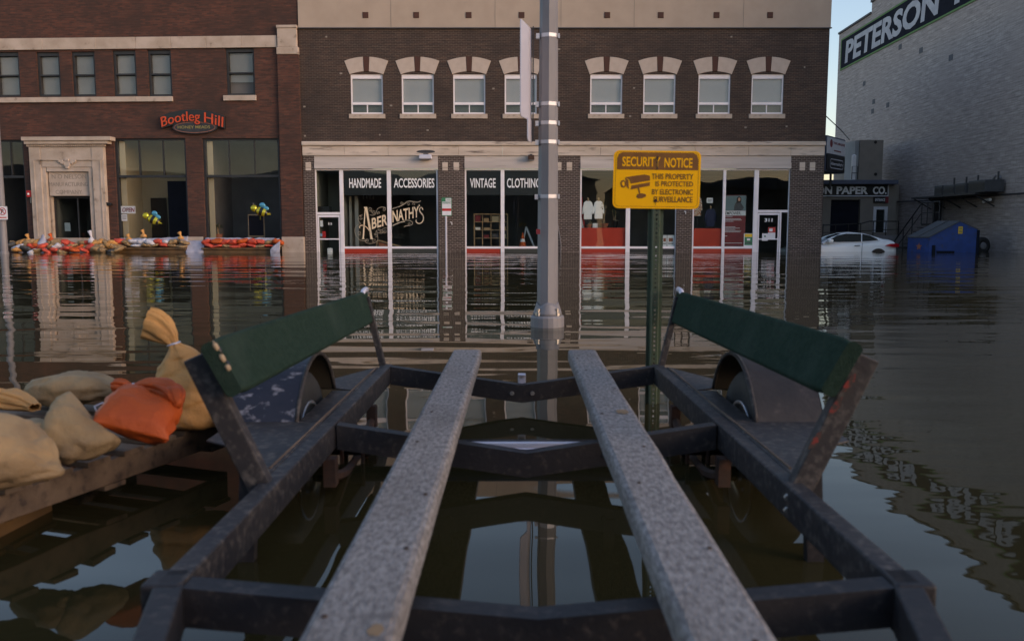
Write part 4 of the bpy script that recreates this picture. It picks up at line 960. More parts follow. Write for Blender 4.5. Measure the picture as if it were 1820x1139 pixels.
# ================================================================== poles and signs
def round_rect(u0, u1, z0, z1, r, n=5):
    out = []
    for cx, cz, a0 in ((u1-r, z0+r, -90), (u1-r, z1-r, 0), (u0+r, z1-r, 90), (u0+r, z0+r, 180)):
        for i in range(n+1): a = R(a0+90*i/n); out.append((cx+r*math.cos(a), cz+r*math.sin(a)))
    return out
# parking sign
d = -.55; e = empty(MF, (MF.px(792.5, 447, d)[0], d, -.9), 'parking_sign', 'green and white parking sign with a red band on a thin pale post', 'sign')
u = MF.px(792.8, 400, d)[0]
m = MB(); m.tube([(u, d+.03, -.9), (u, d+.03, MF.px(793, 384, d)[1]+.5)], .042, 8); m.build('post', 'galv_sign', e)
u0, u1, z0, z1 = MF.rect(785, 351.5, 803, 384, d); m = MB(); m.prism(round_rect(u0, u1, z0, z1, .04), d-.02, d-.012); m.build('plate', 'green_paint', e)
def prt(a0, a1, b0, b1, mat, nm): q = MB(); q.box(u0+(u1-u0)*a0, u0+(u1-u0)*a1, d-.026, d-.021, z0+(z1-z0)*b0, z0+(z1-z0)*b1); q.build(nm, mat, e)
prt(.05, .95, .04, .27, 'paper', 'white_field'); prt(.05, .95, .27, .41, 'red_paint', 'red_band'); prt(.05, .95, .41, .78, 'paper', 'white_field'); prt(.4, .95, .80, .97, 'paper', 'white_field')
text_mb('PARKING', u0+.04, u1-.04, z0+(z1-z0)*.66, z0+(z1-z0)*.76, d-.03, th=.002, bold=.02).build('lettering', 'green_paint', e)
text_mb('2 HOUR', u0+.2, u1-.04, z0+(z1-z0)*.84, z0+(z1-z0)*.93, d-.03, th=.002, bold=.02).build('lettering', 'green_paint', e)
# left edge street pole with a no parking sign
e = empty(WF, (-19.75, 33.0, -.9), 'street_pole', 'tall grey pole with a no parking sign at the far left of the photo', 'pole')
px0 = ony(7.5, 440, 33).x
m = MB(); m.lathe([(.14, -.9), (.135, 0), (.10, 9)], (px0, 33), 12); m.build('shaft', 'metal_grey', e, smooth=True)
m = MB(); m.lathe([(.16, -.9), (.16, .06), (.145, .1)], (px0, 33), 12); m.build('base', 'metal_grey', e)
u0, u1 = ony(-4, 380, 32.8).x, ony(13.5, 380, 32.8).x; z1, z0 = ony(5, 367, 32.8).z, ony(5, 390.5, 32.8).z
m = MB(); m.prism(round_rect(u0, u1, z0, z1, .03), 32.79, 32.80); m.build('sign_plate', 'paper', e)
uc, zc = (u0+u1)/2, z0+(z1-z0)*.62; m = MB(); ribbon(m, [(uc+.13*math.cos(t), zc+.13*math.sin(t)) for t in [i*math.pi/10 for i in range(21)]], .03, 32.785); ribbon(m, [(uc-.09, zc+.09), (uc+.09, zc-.09)], .03, 32.785); m.box(u0+.04, u1-.04, 32.784, 32.788, z0+.06, z0+.10); m.build('prohibition_ring', 'red_paint', e)
text_mb('P', uc-.05, uc+.05, zc-.08, zc+.08, 32.787, th=.001, bold=.03).build('lettering', 'black', e)
# octagonal street pole
PY = 8.62; px_ = ony(973, 560, PY).x; p_top = ony(962.5, 30, PY)
e = empty(WF, (px_, PY, -.9), 'street_pole', 'tapered octagonal grey metal pole with steel straps and edge-on white signs', 'pole')
r0, r1 = .108, .082; zt_ = 4.6
m = MB(); m.lathe([(r0*1.02, -.3), (r0, .12), (r1, zt_)], (px_, PY), 8, ph=math.pi/2); m.build('shaft', 'metal_grey', e)
m = MB(); m.lathe([(.155, -.9), (.172, .02), (.172, .095), (.160, .118)], (px_, PY), 20); m.build('base_plate', 'metal_grey', e, bevel=.006)
m = MB(); prof = [(.150, .119), (.145, .145), (.118, .21), (.112, .235)]; m.lathe(prof, (px_, PY), 24)
m.v = [(x, y, z + (.022*math.cos(4*math.atan2(y-PY, x-px_)) if z > .2 else 0)) for x, y, z in m.v]; m.build('base_collar', 'metal_grey', e, smooth=True)
for k in range(4):
    a = math.pi/4+math.pi/2*k; bx_, by_ = px_+.135*math.cos(a), PY+.135*math.sin(a)
    m = MB(); m.lathe([(.03, .118), (.03, .15), (.016, .152), (.016, .19)], (bx_, by_), 8); m.build('anchor_bolt', 'bolt_steel', e)
def rad(z): return r0 + (r1-r0)*(z-.12)/(zt_-.12)
for y in (62, 184, 218, 252, 349):
    z = ony(965, y, PY-.08).z; rr = (rad(z)+.004)/math.cos(math.pi/8)*math.cos(math.pi/8)
    m = MB(); m.lathe([(rr, z-.018), (rr, z+.018)], (px_, PY), 8, ph=math.pi/2); m.box(px_+rr-.005, px_+rr+.012, PY-.035, PY-.005, z-.022, z+.022); m.box(px_-rr-.03, px_-rr+.004, PY-.05, PY-.01, z-.03, z+.02); m.build('strap', 'strap_steel', e)
def edge_sign(xn, xf, yt, yb, dn, nm, mat):
    n = ony(xn, (yt+yb)/2, PY-dn); f = ony(xf, (yt+yb)/2, PY+.02); z1 = ony(xn, yt, PY-dn).z; z0 = ony(xn, yb, PY-dn).z; c = .035
    dv = Vector((f.x-n.x, f.y-n.y, 0)); L = dv.length; dv.normalize(); nr = Vector((-dv.y, dv.x, 0))*.004
    pts = []
    for cx, cz, a0 in ((c, z0+c, 180), (L-c, z0+c, 270), (L-c, z1-c, 0), (c, z1-c, 90)):
        for i in range(5): a = R(a0+22.5*i); pts.append((cx+c*math.cos(a), cz+c*math.sin(a)))
    m = MB(); k = len(pts); A = [Vector((n.x, n.y, 0))+dv*s+Vector((0, 0, z))+nr for s, z in pts]; Bq = [p-nr*2 for p in A]
    m.add(A+Bq, [list(range(k)), list(range(2*k-1, k-1, -1))]+[((i+1) % k, i, k+i, k+(i+1) % k) for i in range(k)]); m.build(nm, mat, e)
edge_sign(925, 944, 33, 206, .42, 'sign_plate', 'galv_sign'); edge_sign(937.5, 945, 209, 250, .20, 'small_sign_plate', 'galv_sign')
m = MB(); q = ony(947.5, 150, PY); m.box(q.x-.006, q.x+.006, PY-.02, PY+.02, ony(945, 250, PY).z, ony(945, 48, PY).z); m.build('sign_bracket', 'metal_dark', e)
m = MB(); q = ony(956.5, 411, PY-.1); m.box(q.x-.02, q.x+.02, q.y-.012, q.y, q.z-.03, q.z+.02); m.build('red_sticker', 'poster_red', e)
# security sign on a green channel post
SY = 4.76; sxc = ony(1166.5, 320, SY).x
e = empty(WF, (sxc, SY, -.9), 'security_sign', 'yellow security notice sign with a camera drawing on a green post', 'sign')
a = ony(1090.5, 268, SY-.02); b = ony(1243.5, 371, SY-.02); u0, u1, z0, z1 = a.x, b.x, b.z, a.z; W_, H_ = u1-u0, z1-z0
ROLL = R(-.7); scx, scz = (u0+u1)/2, (z0+z1)/2
def rl(mb):
    mb.v = [(scx+(x-scx)*math.cos(ROLL)-(z-scz)*math.sin(ROLL), y, scz+(x-scx)*math.sin(ROLL)+(z-scz)*math.cos(ROLL)) for x, y, z in mb.v]; return mb
ys = SY-.02
rl(MB().prism(round_rect(u0, u1, z0, z1, .032), ys, ys+.002)).build('plate', 'sign_amber', e)
def sg(X, Y): return (u0+W_*(X-325)/740, z1-H_*(Y-172)/493)      # detail survey coordinates of the sign face
m = MB(); P_ = [sg(355, 335), sg(1042, 335), sg(1042, 245), sg(1030, 205), sg(1000, 190), sg(400, 190), sg(368, 203), sg(355, 240)]; rl(m.prism(P_, ys-.0012, ys-.0006)).build('header_band', 'sign_ink', e)
m = MB(); q = round_rect(u0+W_*.025, u1-W_*.025, z0+H_*.035, z1-H_*.03, .022); ribbon(m, q+[q[0]], .0016, ys-.0009); rl(m).build('border_line', 'sign_ink', e)
def st(s, X0, X1, Y0, Y1, mat, bold, yy=ys-.0018):
    p, q = sg(X0, Y1), sg(X1, Y0); rl(text_mb(s, p[0], q[0], p[1], q[1], yy, th=.0004, bold=bold)).build('lettering', mat, e)
st('SECURITY', 398, 722, 226, 308, 'sign_amber', .02); st('NOTICE', 755, 993, 232, 314, 'sign_amber', .02)
st('THIS PROPERTY', 652, 1005, 366, 414, 'sign_ink', .015); st('IS PROTECTED', 686, 1005, 430, 474, 'sign_ink', .015); st('BY ELECTRONIC', 657, 1005, 498, 545, 'sign_ink', .015); st('SURVEILLANCE', 672, 1005, 560, 610, 'sign_ink', .015)
m = MB()
def cpoly(pts, dy=0): m.prism([sg(x, y) for x, y in pts], ys-.0016-dy, ys-.0006-dy)
cpoly([(425, 400), (590, 375), (635, 385), (638, 425), (478, 455), (462, 420)]); cpoly([(482, 470), (638, 440), (636, 470), (475, 505)]); cpoly([(425, 405), (455, 425), (460, 500), (440, 480)])
cpoly([(385+0, 450), (395, 430), (415, 425), (432, 440), (435, 475), (420, 490), (395, 485)])
cpoly([(535, 492), (548, 490), (560, 540), (548, 542)]); cpoly([(525, 568), (532, 545), (570, 535), (605, 542), (608, 562), (575, 578), (540, 580)])
rl(m).build('camera_drawing', 'sign_ink', e)
m = MB(); m.prism([sg(x, y) for x, y in ((398, 455), (406, 440), (420, 440), (424, 470), (412, 478))], ys-.0024, ys-.0017); rl(m).build('camera_lens', 'sign_amber', e)
m = MB(); m.prism([sg(x, y) for x, y in ((690, 218), (701, 216), (704, 240), (698, 258), (699, 300), (704, 332), (692, 334), (694, 290), (688, 245))], ys-.0030, ys-.0022); m.prism([sg(x, y) for x, y in ((676, 590), (706, 588), (702, 604), (694, 612), (692, 645), (688, 612), (676, 604))], ys-.0030, ys-.0022); rl(m).build('rust_stain', 'sign_rust', e)
for X, Y in ((694, 236), (690, 592)):
    p = sg(X, Y); m = MB(); m.disc_x(0, 0, [(.007, 0), (.006, .004)], 8); m.v = [(p[0]+y, ys-.003-x, p[1]+z) for x, y, z in m.v]; m.build('bolt', 'rust', e)
# the U channel post: web with punched holes, two flanges
pw = .086; pz1 = sg(0, 640)[1]+.25; hw_ = .013; sp_h = .0254; px1 = ony(1163.5, 550, SY).x
m = MB(); holes = []; z = -.2
while z < pz1-.02: holes.append((px1-.0045, px1+.0045, z, z+.011)); z += sp_h
m.wall(px1-hw_, px1+hw_, -.9, pz1, holes, th=.003, y=SY-.012)
for s in (-1, 1):
    a = px1+s*hw_; b = px1+s*(hw_+.012); c = px1+s*(pw/2)
    f = [(a, SY-.012), (b, SY+.022), (c, SY+.022), (c, SY+.018), (b+s*.002, SY+.018), (a+s*.003, SY-.012)]
    m.prism_xy(f if s > 0 else f[::-1], -.9, pz1)
m.build('channel_post', 'post_green', e)

# ================================================================== PETERSON WAREHOUSE (long side wall on the right)
PF = Frame((21.85, 56.8, 0), math.atan2(-1, -.03))
PB = empty(PF, (10, 0, -.9), 'warehouse', 'tall windowless grey painted block warehouse with a navy PETERSON sign panel', 'building')
zA = PF.px(1487, 65)[1]; uS, zS = PF.px(1550, 5); uB, zAb = PF.px(1500, 57)
u_far = PF.px(1486, 200)[0]; u_near = 30.0
m = MB(); m.prism([(u_far, -.9), (u_near, -.9), (u_near, zS), (uS, zS), (uS, PF.px(1550, 22)[1]), (uB, zAb), (u_far, zA-.0)], 0, 30); m.build('wall', 'grey_block', PB)
m = MB(); m.box(u_far-.02, uS, -.08, .3, zA-.0, zA+.12); m.build('coping', 'roof_grey', PB); m = MB(); m.box(uS-.05, u_near, -.08, .3, zS, zS+.15); m.build('coping', 'roof_grey', PB)
ua, _ = PF.px(1496, 100); zp0 = PF.px(1498, 122)[1]; zp1 = PF.px(1495, 75)[1]
zp0 = (zp0 + PF.px(1700, 15.5)[1])/2; zp1 = (zp1 + PF.px(1590, 15)[1])/2
ub = ua + (PF.px(1677, 5)[0]-ua)*2.25
m = MB(); m.box(ua, ub, -.03, -.004, zp0, zp1); m.build('sign_panel', 'navy_panel', PB)
m = MB(); t = .10; m.box(ua-t, ub+t, -.045, -.004, zp1, zp1+t); m.box(ua-t, ub+t, -.045, -.004, zp0-t, zp0); m.box(ua-t, ua, -.045, -.004, zp0, zp1); m.box(ub, ub+t, -.045, -.004, zp0, zp1); m.build('sign_border', 'green_edge', PB)
uP = PF.px(1503, 95)[0]; uN = PF.px(1676, 20)[0]; hh = zp1-zp0
text_mb('PETERSON', uP, uN-.5, zp0+hh*.11, zp1-hh*.11, -.036, th=.006, bold=.035, shear=.12).build('sign_lettering', 'wall_sign_white', PB)
text_mb('PAPER CO.', uN+1.2, uN+1.2+(uN-uP)*1.06, zp0+hh*.11, zp1-hh*.11, -.036, th=.006, bold=.035, shear=.12).build('sign_lettering', 'wall_sign_white', PB)
mb = MB(); rnd = random.Random(31)
for i in range(46):
    u = rnd.uniform(1, 22); z = rnd.uniform(1.2, 12); wd = rnd.choice((.2, .3, .42)); mb.box(u, u+wd, -.008, .0, z, z+.19)
mb.build('block_patches', 'metal_grey', PB) if False else None
mb = MB()
for x, y in ((1536, 149), (1553, 181), (1578, 187), (1551, 198), (1637, 90), (1690, 103), (1600, 84), (1573, 80)):
    u, z = PF.px(x, y); mb = MB(); mb.box(u-.2, u+.2, -.012, .0, z-.14, z+.14); mb.build('patched_block', 'roof_grey', PB)
# wall door, pipes
def pr(x0, y0, x1, y1, d=0): return PF.rect(x0, y0, x1, y1, d)
r = pr(1661, 362, 1675, 397); m = MB(); m.box(r[0]-.1, r[1]+.1, -.06, .0, r[2], r[3]+.1); m.build('door_frame', 'metal_grey', PB); m = MB(); m.box(r[0], r[1], -.09, -.061, r[2], r[3]); m.build('door', 'metal_dark', PB)
m = MB(); pts = [PF.px(x, y, -.1) for x, y in ((1583, 359), (1660, 356), (1780, 346), (1830, 343))]; m.tube([(a, -.1, b) for a, b in pts], .035, 6); m.solo(PF, 'wall_conduit', 'metal_dark', 'long dark conduit running level along the grey warehouse wall', 'pipe')
m = MB(); pts = [PF.px(x, y, -.25) for x, y in ((1748, 359), (1752, 356), (1760, 355))]; m.tube([(a, -.25, b) for a, b in pts], .07, 8); m.solo(PF, 'vent_pipe', 'letter_white', 'short white vent pipe on the warehouse wall under the condenser shelf', 'pipe')
# condenser shelf
a = PF.px(1655, 349, 0)[0]; b = PF.px(1775, 340, 0)[0]; zsf = PF.px(1700, 346, -.6)[1]
e = empty(PF, ((a+b)/2, -.4, zsf), 'condenser_shelf', 'dark steel wall shelf carrying air conditioners on the grey warehouse', 'shelf')
m = MB(); m.box(a, b, -1.0, -.02, zsf-.08, zsf); m.build('platform', 'metal_dark', e)
m = MB()
for q in range(5): u = a+.2+(b-a-.4)*q/4; m.bar((u, -.95, zsf-.08), (u, -.05, zsf-.6), .05, .05)
m.build('brace', 'metal_dark', e)
for k, (x0, x1, y0, y1) in enumerate(((1661, 1676, 330, 347), (1677, 1697, 329, 347), (1698, 1717, 326, 346), (1721, 1752, 321, 344))):
    u0 = PF.px(x0, 340, -.9)[0]; u1 = PF.px(x1, 340, -.9)[0]; h = PF.px((x0+x1)/2, y0, -.9)[1]
    q = empty(PF, ((u0+u1)/2, -.5, zsf), 'air_conditioner', ('smallest grey condenser at the far left end of the wall shelf', 'second grey condenser from the left on the wall shelf', 'third grey condenser from the left on the wall shelf', 'largest grey condenser at the right end of the wall shelf')[k], 'air conditioner', 'condensers on the warehouse shelf')
    m = MB(); m.box(u0, u1-.04, -.92, -.12, zsf, h); m.build('cabinet', 'dumpster_lid', q, bevel=.02)
    m = MB()
    for j in range(9): z = zsf+.1+(h-zsf-.2)*j/9; m.box(u0+.06, u1-.1, -.935, -.921, z, z+.02)
    m.build('grille', 'metal_dark', q)
    m = MB(); m.tube([(u1-.2, -.3, h), (u1-.2, -.3, h+.35)], .04, 6); m.build('pipe_stub', 'metal_dark', q)
m = MB(); pts = [PF.px(x, y, -.3) for x, y in ((1752, 328), (1765, 320), (1770, 312))]; m.tube([(p[0], -.3, p[1]) for p in pts], .05, 6); pts = [PF.px(x, y, -.1) for x, y in ((1757, 341), (1772, 335), (1778, 316), (1776, 313))]; m.tube([(p[0], -.1, p[1]) for p in pts], .06, 6)
m.solo(PF, 'bent_pipe', 'metal_grey', 'bent pipes curving up right of the largest condenser on the wall', 'pipe')
# steel stair to the wall door
e = empty(PF, (PF.px(1640, 440, -.8)[0], -1.6, -.9), 'steel_stair', 'dark steel stair with handrails behind the blue dumpster', 'stair')
ul, ur = PF.px(1655, 400, -.8)[0], PF.px(1680, 400, -.8)[0]; zl = r[2]
m = MB(); m.box(ul-.2, ur+.2, -1.2, -.02, zl-.12, zl-.02); m.build('landing', 'metal_dark', e)
m = MB(); m.tube([(ul-.2, -1.2, zl+1.0), (ur+.2, -1.2, zl+1.0)], .03, 6); m.tube([(ul-.2, -1.2, zl+.5), (ur+.2, -1.2, zl+.5)], .02, 6)
for q in range(4): u = ul-.2+(ur-ul+.4)*q/3; m.tube([(u, -1.2, zl-.05), (u, -1.2, zl+1.0)], .025, 6)
m.tube([(ul-.2, -1.2, zl+1.0), (ul-3.2, -1.2, .35)], .03, 6); m.tube([(ul-.2, -1.2, zl+.5), (ul-3.2, -1.2, -.15)], .02, 6)
for q in range(1, 4): f = q/3; m.tube([(ul-.2-3*f, -1.2, zl-.05-(zl+.9)*f*.9), (ul-.2-3*f, -1.2, zl+1.0+(.35-zl-1)*f)], .025, 6)
m.build('handrail', 'metal_dark', e)
for q in range(6): z = zl-.25-q*.2; u = ul-.35-q*.42; m = MB(); m.box(u-.3, u, -1.2, -.1, z, z+.04); m.build('tread', 'metal_dark', e)

# ================================================================== PAPER COMPANY annex at the back
CY = 47.2; CF = Frame((0, CY, 0), 0)
CB = empty(CF, (17, 0, -.9), 'annex_building', 'low tan annex with a blue-grey fascia and black PAPER CO. sign band', 'building')
def cr(x0, y0, x1, y1, d=0): return CF.rect(x0, y0, x1, y1, d)
g = cr(1476, 355, 1528, 418); dr = cr(1554, 370, 1574, 413); zdk = g[2]
wallr = cr(1430, 327, 1592, 450)
m = MB(); m.wall(wallr[0], wallr[1], -.9, wallr[3], [g, dr], th=.3); m.build('wall', 'tan_siding', CB)
m = MB(); a = cr(1425, 320, 1597, 327, -.6); m.box(a[0], a[1], -.6, 8, a[2], a[3]); m.build('roof_fascia', 'fascia_blue', CB)
a = cr(1455, 329, 1577.5, 347.5, -.1); m = MB(); m.box(a[0], a[1], -.12, -.003, a[2], a[3]); m.build('sign_band', 'black', CB)
m = MB(); m.box(a[0], a[1]+.05, -.14, -.003, a[2]-.06, a[2]-.001); m.box(a[1], a[1]+.05, -.14, -.003, a[2], a[3]); m.build('sign_trim', 'faded_white', CB)
for s, x0, x1 in (('PETERSON', 1395, 1479), ('PAPER', 1487, 1543), ('CO.', 1551.5, 1576)):
    q = cr(x0, 331.5, x1, 345.5, -.13); text_mb(s, q[0], q[1], q[2], q[3], -.13, th=.008, bold=.04).build('sign_lettering', 'letter_white', CB)
a = cr(1553, 349.5, 1579, 361, -.1); m = MB(); m.box(a[0], a[1], -.1, -.003, a[2], a[3]); m.build('entrance_board', 'black', CB)
m = MB(); m.box(a[0]+(a[1]-a[0])*.8, a[1], -.11, -.101, a[2], a[3]); m.build('entrance_board_end', 'poster_red', CB)
text_mb('ENTRANCE', a[0]+.08, a[0]+(a[1]-a[0])*.77, a[2]+.1, a[3]-.1, -.105, th=.002, bold=.02).build('sign_lettering', 'letter_white', CB)
m = MB(); m.box(g[0], g[1], .2, .25, g[2], g[3]); 
for j in range(6): z = g[2]+(g[3]-g[2])*j/6; m.box(g[0], g[1], .185, .2, z, z+.03)
m.build('roller_door', 'navy_panel', CB)
m = MB(); t = .08; m.box(dr[0]-t, dr[0]+t, -.03, .1, dr[2], dr[3]+t); m.box(dr[1]-t, dr[1]+t, -.03, .1, dr[2], dr[3]+t); m.box(dr[0]+t, dr[1]-t, -.03, .1, dr[3]-t, dr[3]+t); dd = m.build('door', 'faded_white', CB); m = MB(); m.box(dr[0]+t, dr[1]-t, .06, .08, dr[2], dr[3]-t); m.build('pane', 'car_glass', dd)
m = MB(); m.box(wallr[0], cr(1597, 400, 1598, 420)[0], -2.2, -.01, -.9, zdk); m.build('loading_dock', 'metal_grey', CB)
m = MB(); m.box(wallr[0], wallr[1]+.3, .35, 8, -.9, wallr[3]); m.build('body', 'tan_siding', CB)
e = empty(CF, (CF.px(1570, 412, -2)[0], -2.1, zdk), 'dock_railing', 'black pipe railing along the loading dock behind the white car', 'railing')
m = MB(); a, b = CF.px(1463, 400, -2.1)[0], CF.px(1597, 400, -2.1)[0]; zt1 = CF.px(1580, 393.5, -2.1)[1]
m.tube([(a, -2.1, zt1-.2), (CF.px(1530, 400, -2.1)[0], -2.1, zt1-.12), (CF.px(1545, 400, -2.1)[0], -2.1, zt1), (b, -2.1, zt1)], .03, 6); m.tube([(a, -2.1, zt1-.6), (b, -2.1, zt1-.42)], .02, 6)
m.build('rail', 'black', e)
for q in range(7): u = a+(b-a)*q/6; m = MB(); m.tube([(u, -2.1, zdk), (u, -2.1, zt1-(.15 if q < 4 else 0))], .025, 6); m.build('baluster_post', 'black', e)
# rooftop: tan box, billboard, tank
zr = cr(1500, 320, 1520, 327, 0)[3]
a = cr(1527, 249, 1569, 320, 0); RB = empty(CF, ((a[0]+a[1])/2, 1, zr), 'rooftop_box', 'plain tan box with a pale side panel on the annex roof against the warehouse wall', 'rooftop box'); m = MB(); m.box(a[0], a[1], .0, 3.5, zr, a[3]); m.build('body', 'tan_siding', RB)
for x, y in ((1556, 253), (1556, 310)): q = CF.px(x, y); m = MB(); m.prism([(q[0]+.09*math.cos(t), q[1]+.09*math.sin(t)) for t in [i*math.pi/4 for i in range(8)]], -.02, -.001); m.build('bolt', 'black', RB)
BF = Frame(tuple(ony(1500, 300, 44.5)[:2])+(0,), R(52))
z1 = ony(1500, 249, 44.5).z; zm = ony(1500, 280, 44.5).z; z0 = ony(1500, 309, 44.5).z
e = empty(BF, (-1.4, .3, z0-.6), 'billboard', 'boxy rooftop billboard, white panel above a black script panel', 'billboard')
ul_ = -2.9
m = MB(); m.box(ul_, 0, 0, 1.1, z0, z1); m.build('cabinet', 'fascia_blue', e)
m = MB(); m.box(ul_, -.06, -.05, -.002, zm+.03, z1-.08); m.build('white_panel', 'paper', e); m = MB(); m.box(ul_, -.06, -.05, -.002, z0+.04, zm-.03); m.build('black_panel', 'black', e)
H_ = z1-zm
m = MB(); m.prism([(-2.35+.20*math.cos(t), zm+H_*.60+.20*math.sin(t)) for t in [i*math.pi/8 for i in range(16)]], -.056, -.051); m.build('round_emblem', 'poster_red', e)
text_mb('TWIG ABRASIVES', -2.05, -.2, zm+H_*.58, zm+H_*.72, -.056, th=.003, bold=.03).build('lettering', 'poster_red', e)
m = MB(); m.box(-1.9, -.8, -.056, -.051, zm+H_*.2, zm+H_*.27); m.build('fine_print', 'poster_red', e)
text_mb("Abernathy's", -2.3, -.45, z0+.28, zm-.35, -.056, th=.003, bold=.02).build('lettering', 'faded_white', e)
m = MB(); q = round_rect(-2.4, -.35, z0+.18, zm-.22, .15); ribbon(m, q+[q[0]], .04, -.056); m.build('border_line', 'faded_white', e)
m = MB(); m.tube([(-2.6, .6, z0), (-2.6, .6, z0-.8)], .06, 6); m.tube([(-.2, .6, z0), (-.2, .6, z0-.8)], .06, 6); m.build('leg', 'metal_dark', e)
m = MB(); q = CF.px(1517, 300, -.2); m.lathe([(.12, zr+.0), (.12, CF.px(1517, 277, -.2)[1]), (.05, CF.px(1517, 275, -.2)[1])], (q[0], -.2), 10); m.solo(CF, 'roof_vent_pipe', 'letter_white', 'white vertical vent pipe on the annex roof by the billboard', 'pipe', smooth=False)
a = CF.rect(1519, 250, 1526.5, 320, .1); m = MB(); m.box(a[0], a[1]-.01, .1, 1.5, zr, a[3]); m.build('side_panel', 'blind', RB)
e = empty(CF, (CF.px(1520, 318, -.4)[0], -.4, zr), 'roof_railing', 'small black railing on the annex roof in front of the vent pipe', 'railing')
a = CF.rect(1514, 296, 1524, 318, -.4); m = MB(); m.tube([(a[0], -.4, zr), (a[0], -.4, a[3]), (a[1], -.4, a[3]), (a[1], -.4, zr)], .022, 5); m.tube([(a[0], -.4, (zr+a[3])/2), (a[1], -.4, (zr+a[3])/2)], .018, 5); m.build('rail', 'black', e)

# ================================================================== CAR
def make_car():
    KF = Frame(tuple(ony(1599, 440, 36.6)[:2])+(0,), R(7)); KF.o.z = -.6
    KF.wp = lambda p, s=KF: s.o + s.u*p[0] + s.v*p[1] + Vector((0, 0, p[2]))
    e = empty(KF, (-2.4, .9, 0), 'parked_car', 'white two-door coupe standing in the flood beside the dark brick corner', 'car')
    # body: cross-sections along x, local width axis y in 0..1.85 (centre .92)
    S = [(-4.86, .35, .62, .50, .66), (-4.72, .26, .72, .72, .74), (-4.2, .2, .82, .86, .86), (-3.4, .2, .90, .91, .99), (-2.6, .2, .93, .925, 1.02), (-1.6, .2, .96, .925, 1.04), (-.9, .2, .99, .92, 1.09), (-.35, .24, 1.00, .88, 1.14), (-.10, .30, .99, .82, 1.13), (.0, .42, .85, .74, .92)]
    m = MB(); c = .925; n = 0
    for x, zb, zs, hw, ztp in S:
        half = [(0, zb), (hw*.85, zb), (hw*.97, zb+(zs-zb)*.18), (hw*1.0, zb+(zs-zb)*.45), (hw*.985, zb+(zs-zb)*.72), (hw*.985, zs-.10), (hw*.93, zs), (hw*.80, zs+(ztp-zs)*.55), (hw*.4, ztp-.005), (0, ztp)]
        ring = [(x, c-y, z) for y, z in half] + [(x, c+y, z) for y, z in half[-2:0:-1]]; n = len(ring); m.v += ring
    for i in range(len(S)-1):
        for j in range(n): m.f.append([i*n+j, (i+1)*n+j, (i+1)*n+(j+1) % n, i*n+(j+1) % n]); m.m.append(0)
    m.f.append(list(range(n))); m.m.append(0); m.f.append([(len(S)-1)*n+j for j in range(n)][::-1]); m.m.append(0)
    m.build('body', 'car_white', e, smooth=True, sub=1)
    # greenhouse: roof shell
    roof = [(-3.45, 1.00, .70, .0), (-2.95, 1.24, .66, .0), (-2.5, 1.38, .60, 0), (-1.9, 1.425, .58, 0), (-1.45, 1.39, .58, 0), (-.95, 1.25, .62, 0), (-.55, 1.13, .66, 0)]
    G = MB(); n = 9
    for x, z, hw, _ in roof:
        bs = .80; zb = 1.0 + (.06 if x > -1.5 else 0)
        zb = min(zb, z-.01)
        f = (z-zb)/.42
        ring = [(x, c-bs-.01, zb-.06), (x, c-bs+(bs-hw)*.0, zb), (x, c-hw-.03, z-.05), (x, c-hw+.06, z-.008), (x, c, z+.02), (x, c+hw-.06, z-.008), (x, c+hw+.03, z-.05), (x, c+bs, zb), (x, c+bs+.01, zb-.06)]
        G.v += ring
    for i in range(len(roof)-1):
        for j in range(n-1): G.f.append([i*n+j, (i+1)*n+j, (i+1)*n+j+1, i*n+j+1]); G.m.append(1 if (2 < j < 5 and (i < 2 or i > 3)) else 0)
    G.build('roof', ['car_white', 'car_glass'], e, smooth=True)
    def side(pts, off, nm, mat):
        # bilinear on the leaning cabin side: y from (z=1.0, .80) to (z=1.37, .62)
        q = MB(); A = []
        for x, z in pts:
            t = (z-1.0)/.37; hw = .805 + (.625-.805)*t; A.append((x, c-hw-off, z))
        k = len(A); q.add(A + [(a[0], a[1]+.03, a[2]) for a in A], [list(range(k)), list(range(2*k-1, k-1, -1))]+[((i+1) % k, i, k+i, k+(i+1) % k) for i in range(k)]); return q.build(nm, mat, e)
    side([(-3.35, 1.0), (-1.72, 1.02), (-1.64, 1.37), (-2.3, 1.375), (-2.75, 1.30)], .03, 'side_window', 'car_glass')
    side([(-1.66, 1.03), (-.92, 1.10), (-.98, 1.16), (-1.25, 1.29), (-1.58, 1.365)], .035, 'side_window', 'car_glass')
    # details on the near side (y small)
    m = MB(); m.tube([(-3.36, .0, 1.0), (-2.0, -.0, 1.02), (-.9, .02, 1.08)], .012, 5); m.build('belt_trim', 'strap_steel', e)
    m = MB(); m.bar((-1.74, -.02, .4), (-1.72, -.005, .98), .008, .012, (0, 1, 0)); m.build('door_gap', 'metal_dark', e)
    m = MB(); m.bar((-2.08, -.03, .86), (-1.84, -.03, .87), .03, .035); m.build('door_handle', 'metal_grey', e)
    m = MB(); m.box(-3.32, -3.10, -.16, .06, 1.0, 1.14); m.build('mirror', 'car_white', e, bevel=.04)
    m = MB(); m.add([(-.72, .015, .86), (-.5, .0, .94), (-.18, .06, .95), (-.0, .18, .90), (-.0, .18, .80), (-.2, .04, .79), (-.5, .0, .82)], [list(range(7))]); m.v = [(x+.01, y-.045, z) for x, y, z in m.v]; m.add([(.03, .14, .80), (.03, .50, .82), (.03, .50, .94), (.03, .14, .90)], [(0, 1, 2, 3)]); 
    o = m.build('tail_light', 'tail_red', e); s = o.modifiers.new('s', 'SOLIDIFY'); s.thickness = .05
    m = MB(); m.box(.0, .03, .55, 1.3, .78, .82); m.build('rear_trim', 'strap_steel', e)
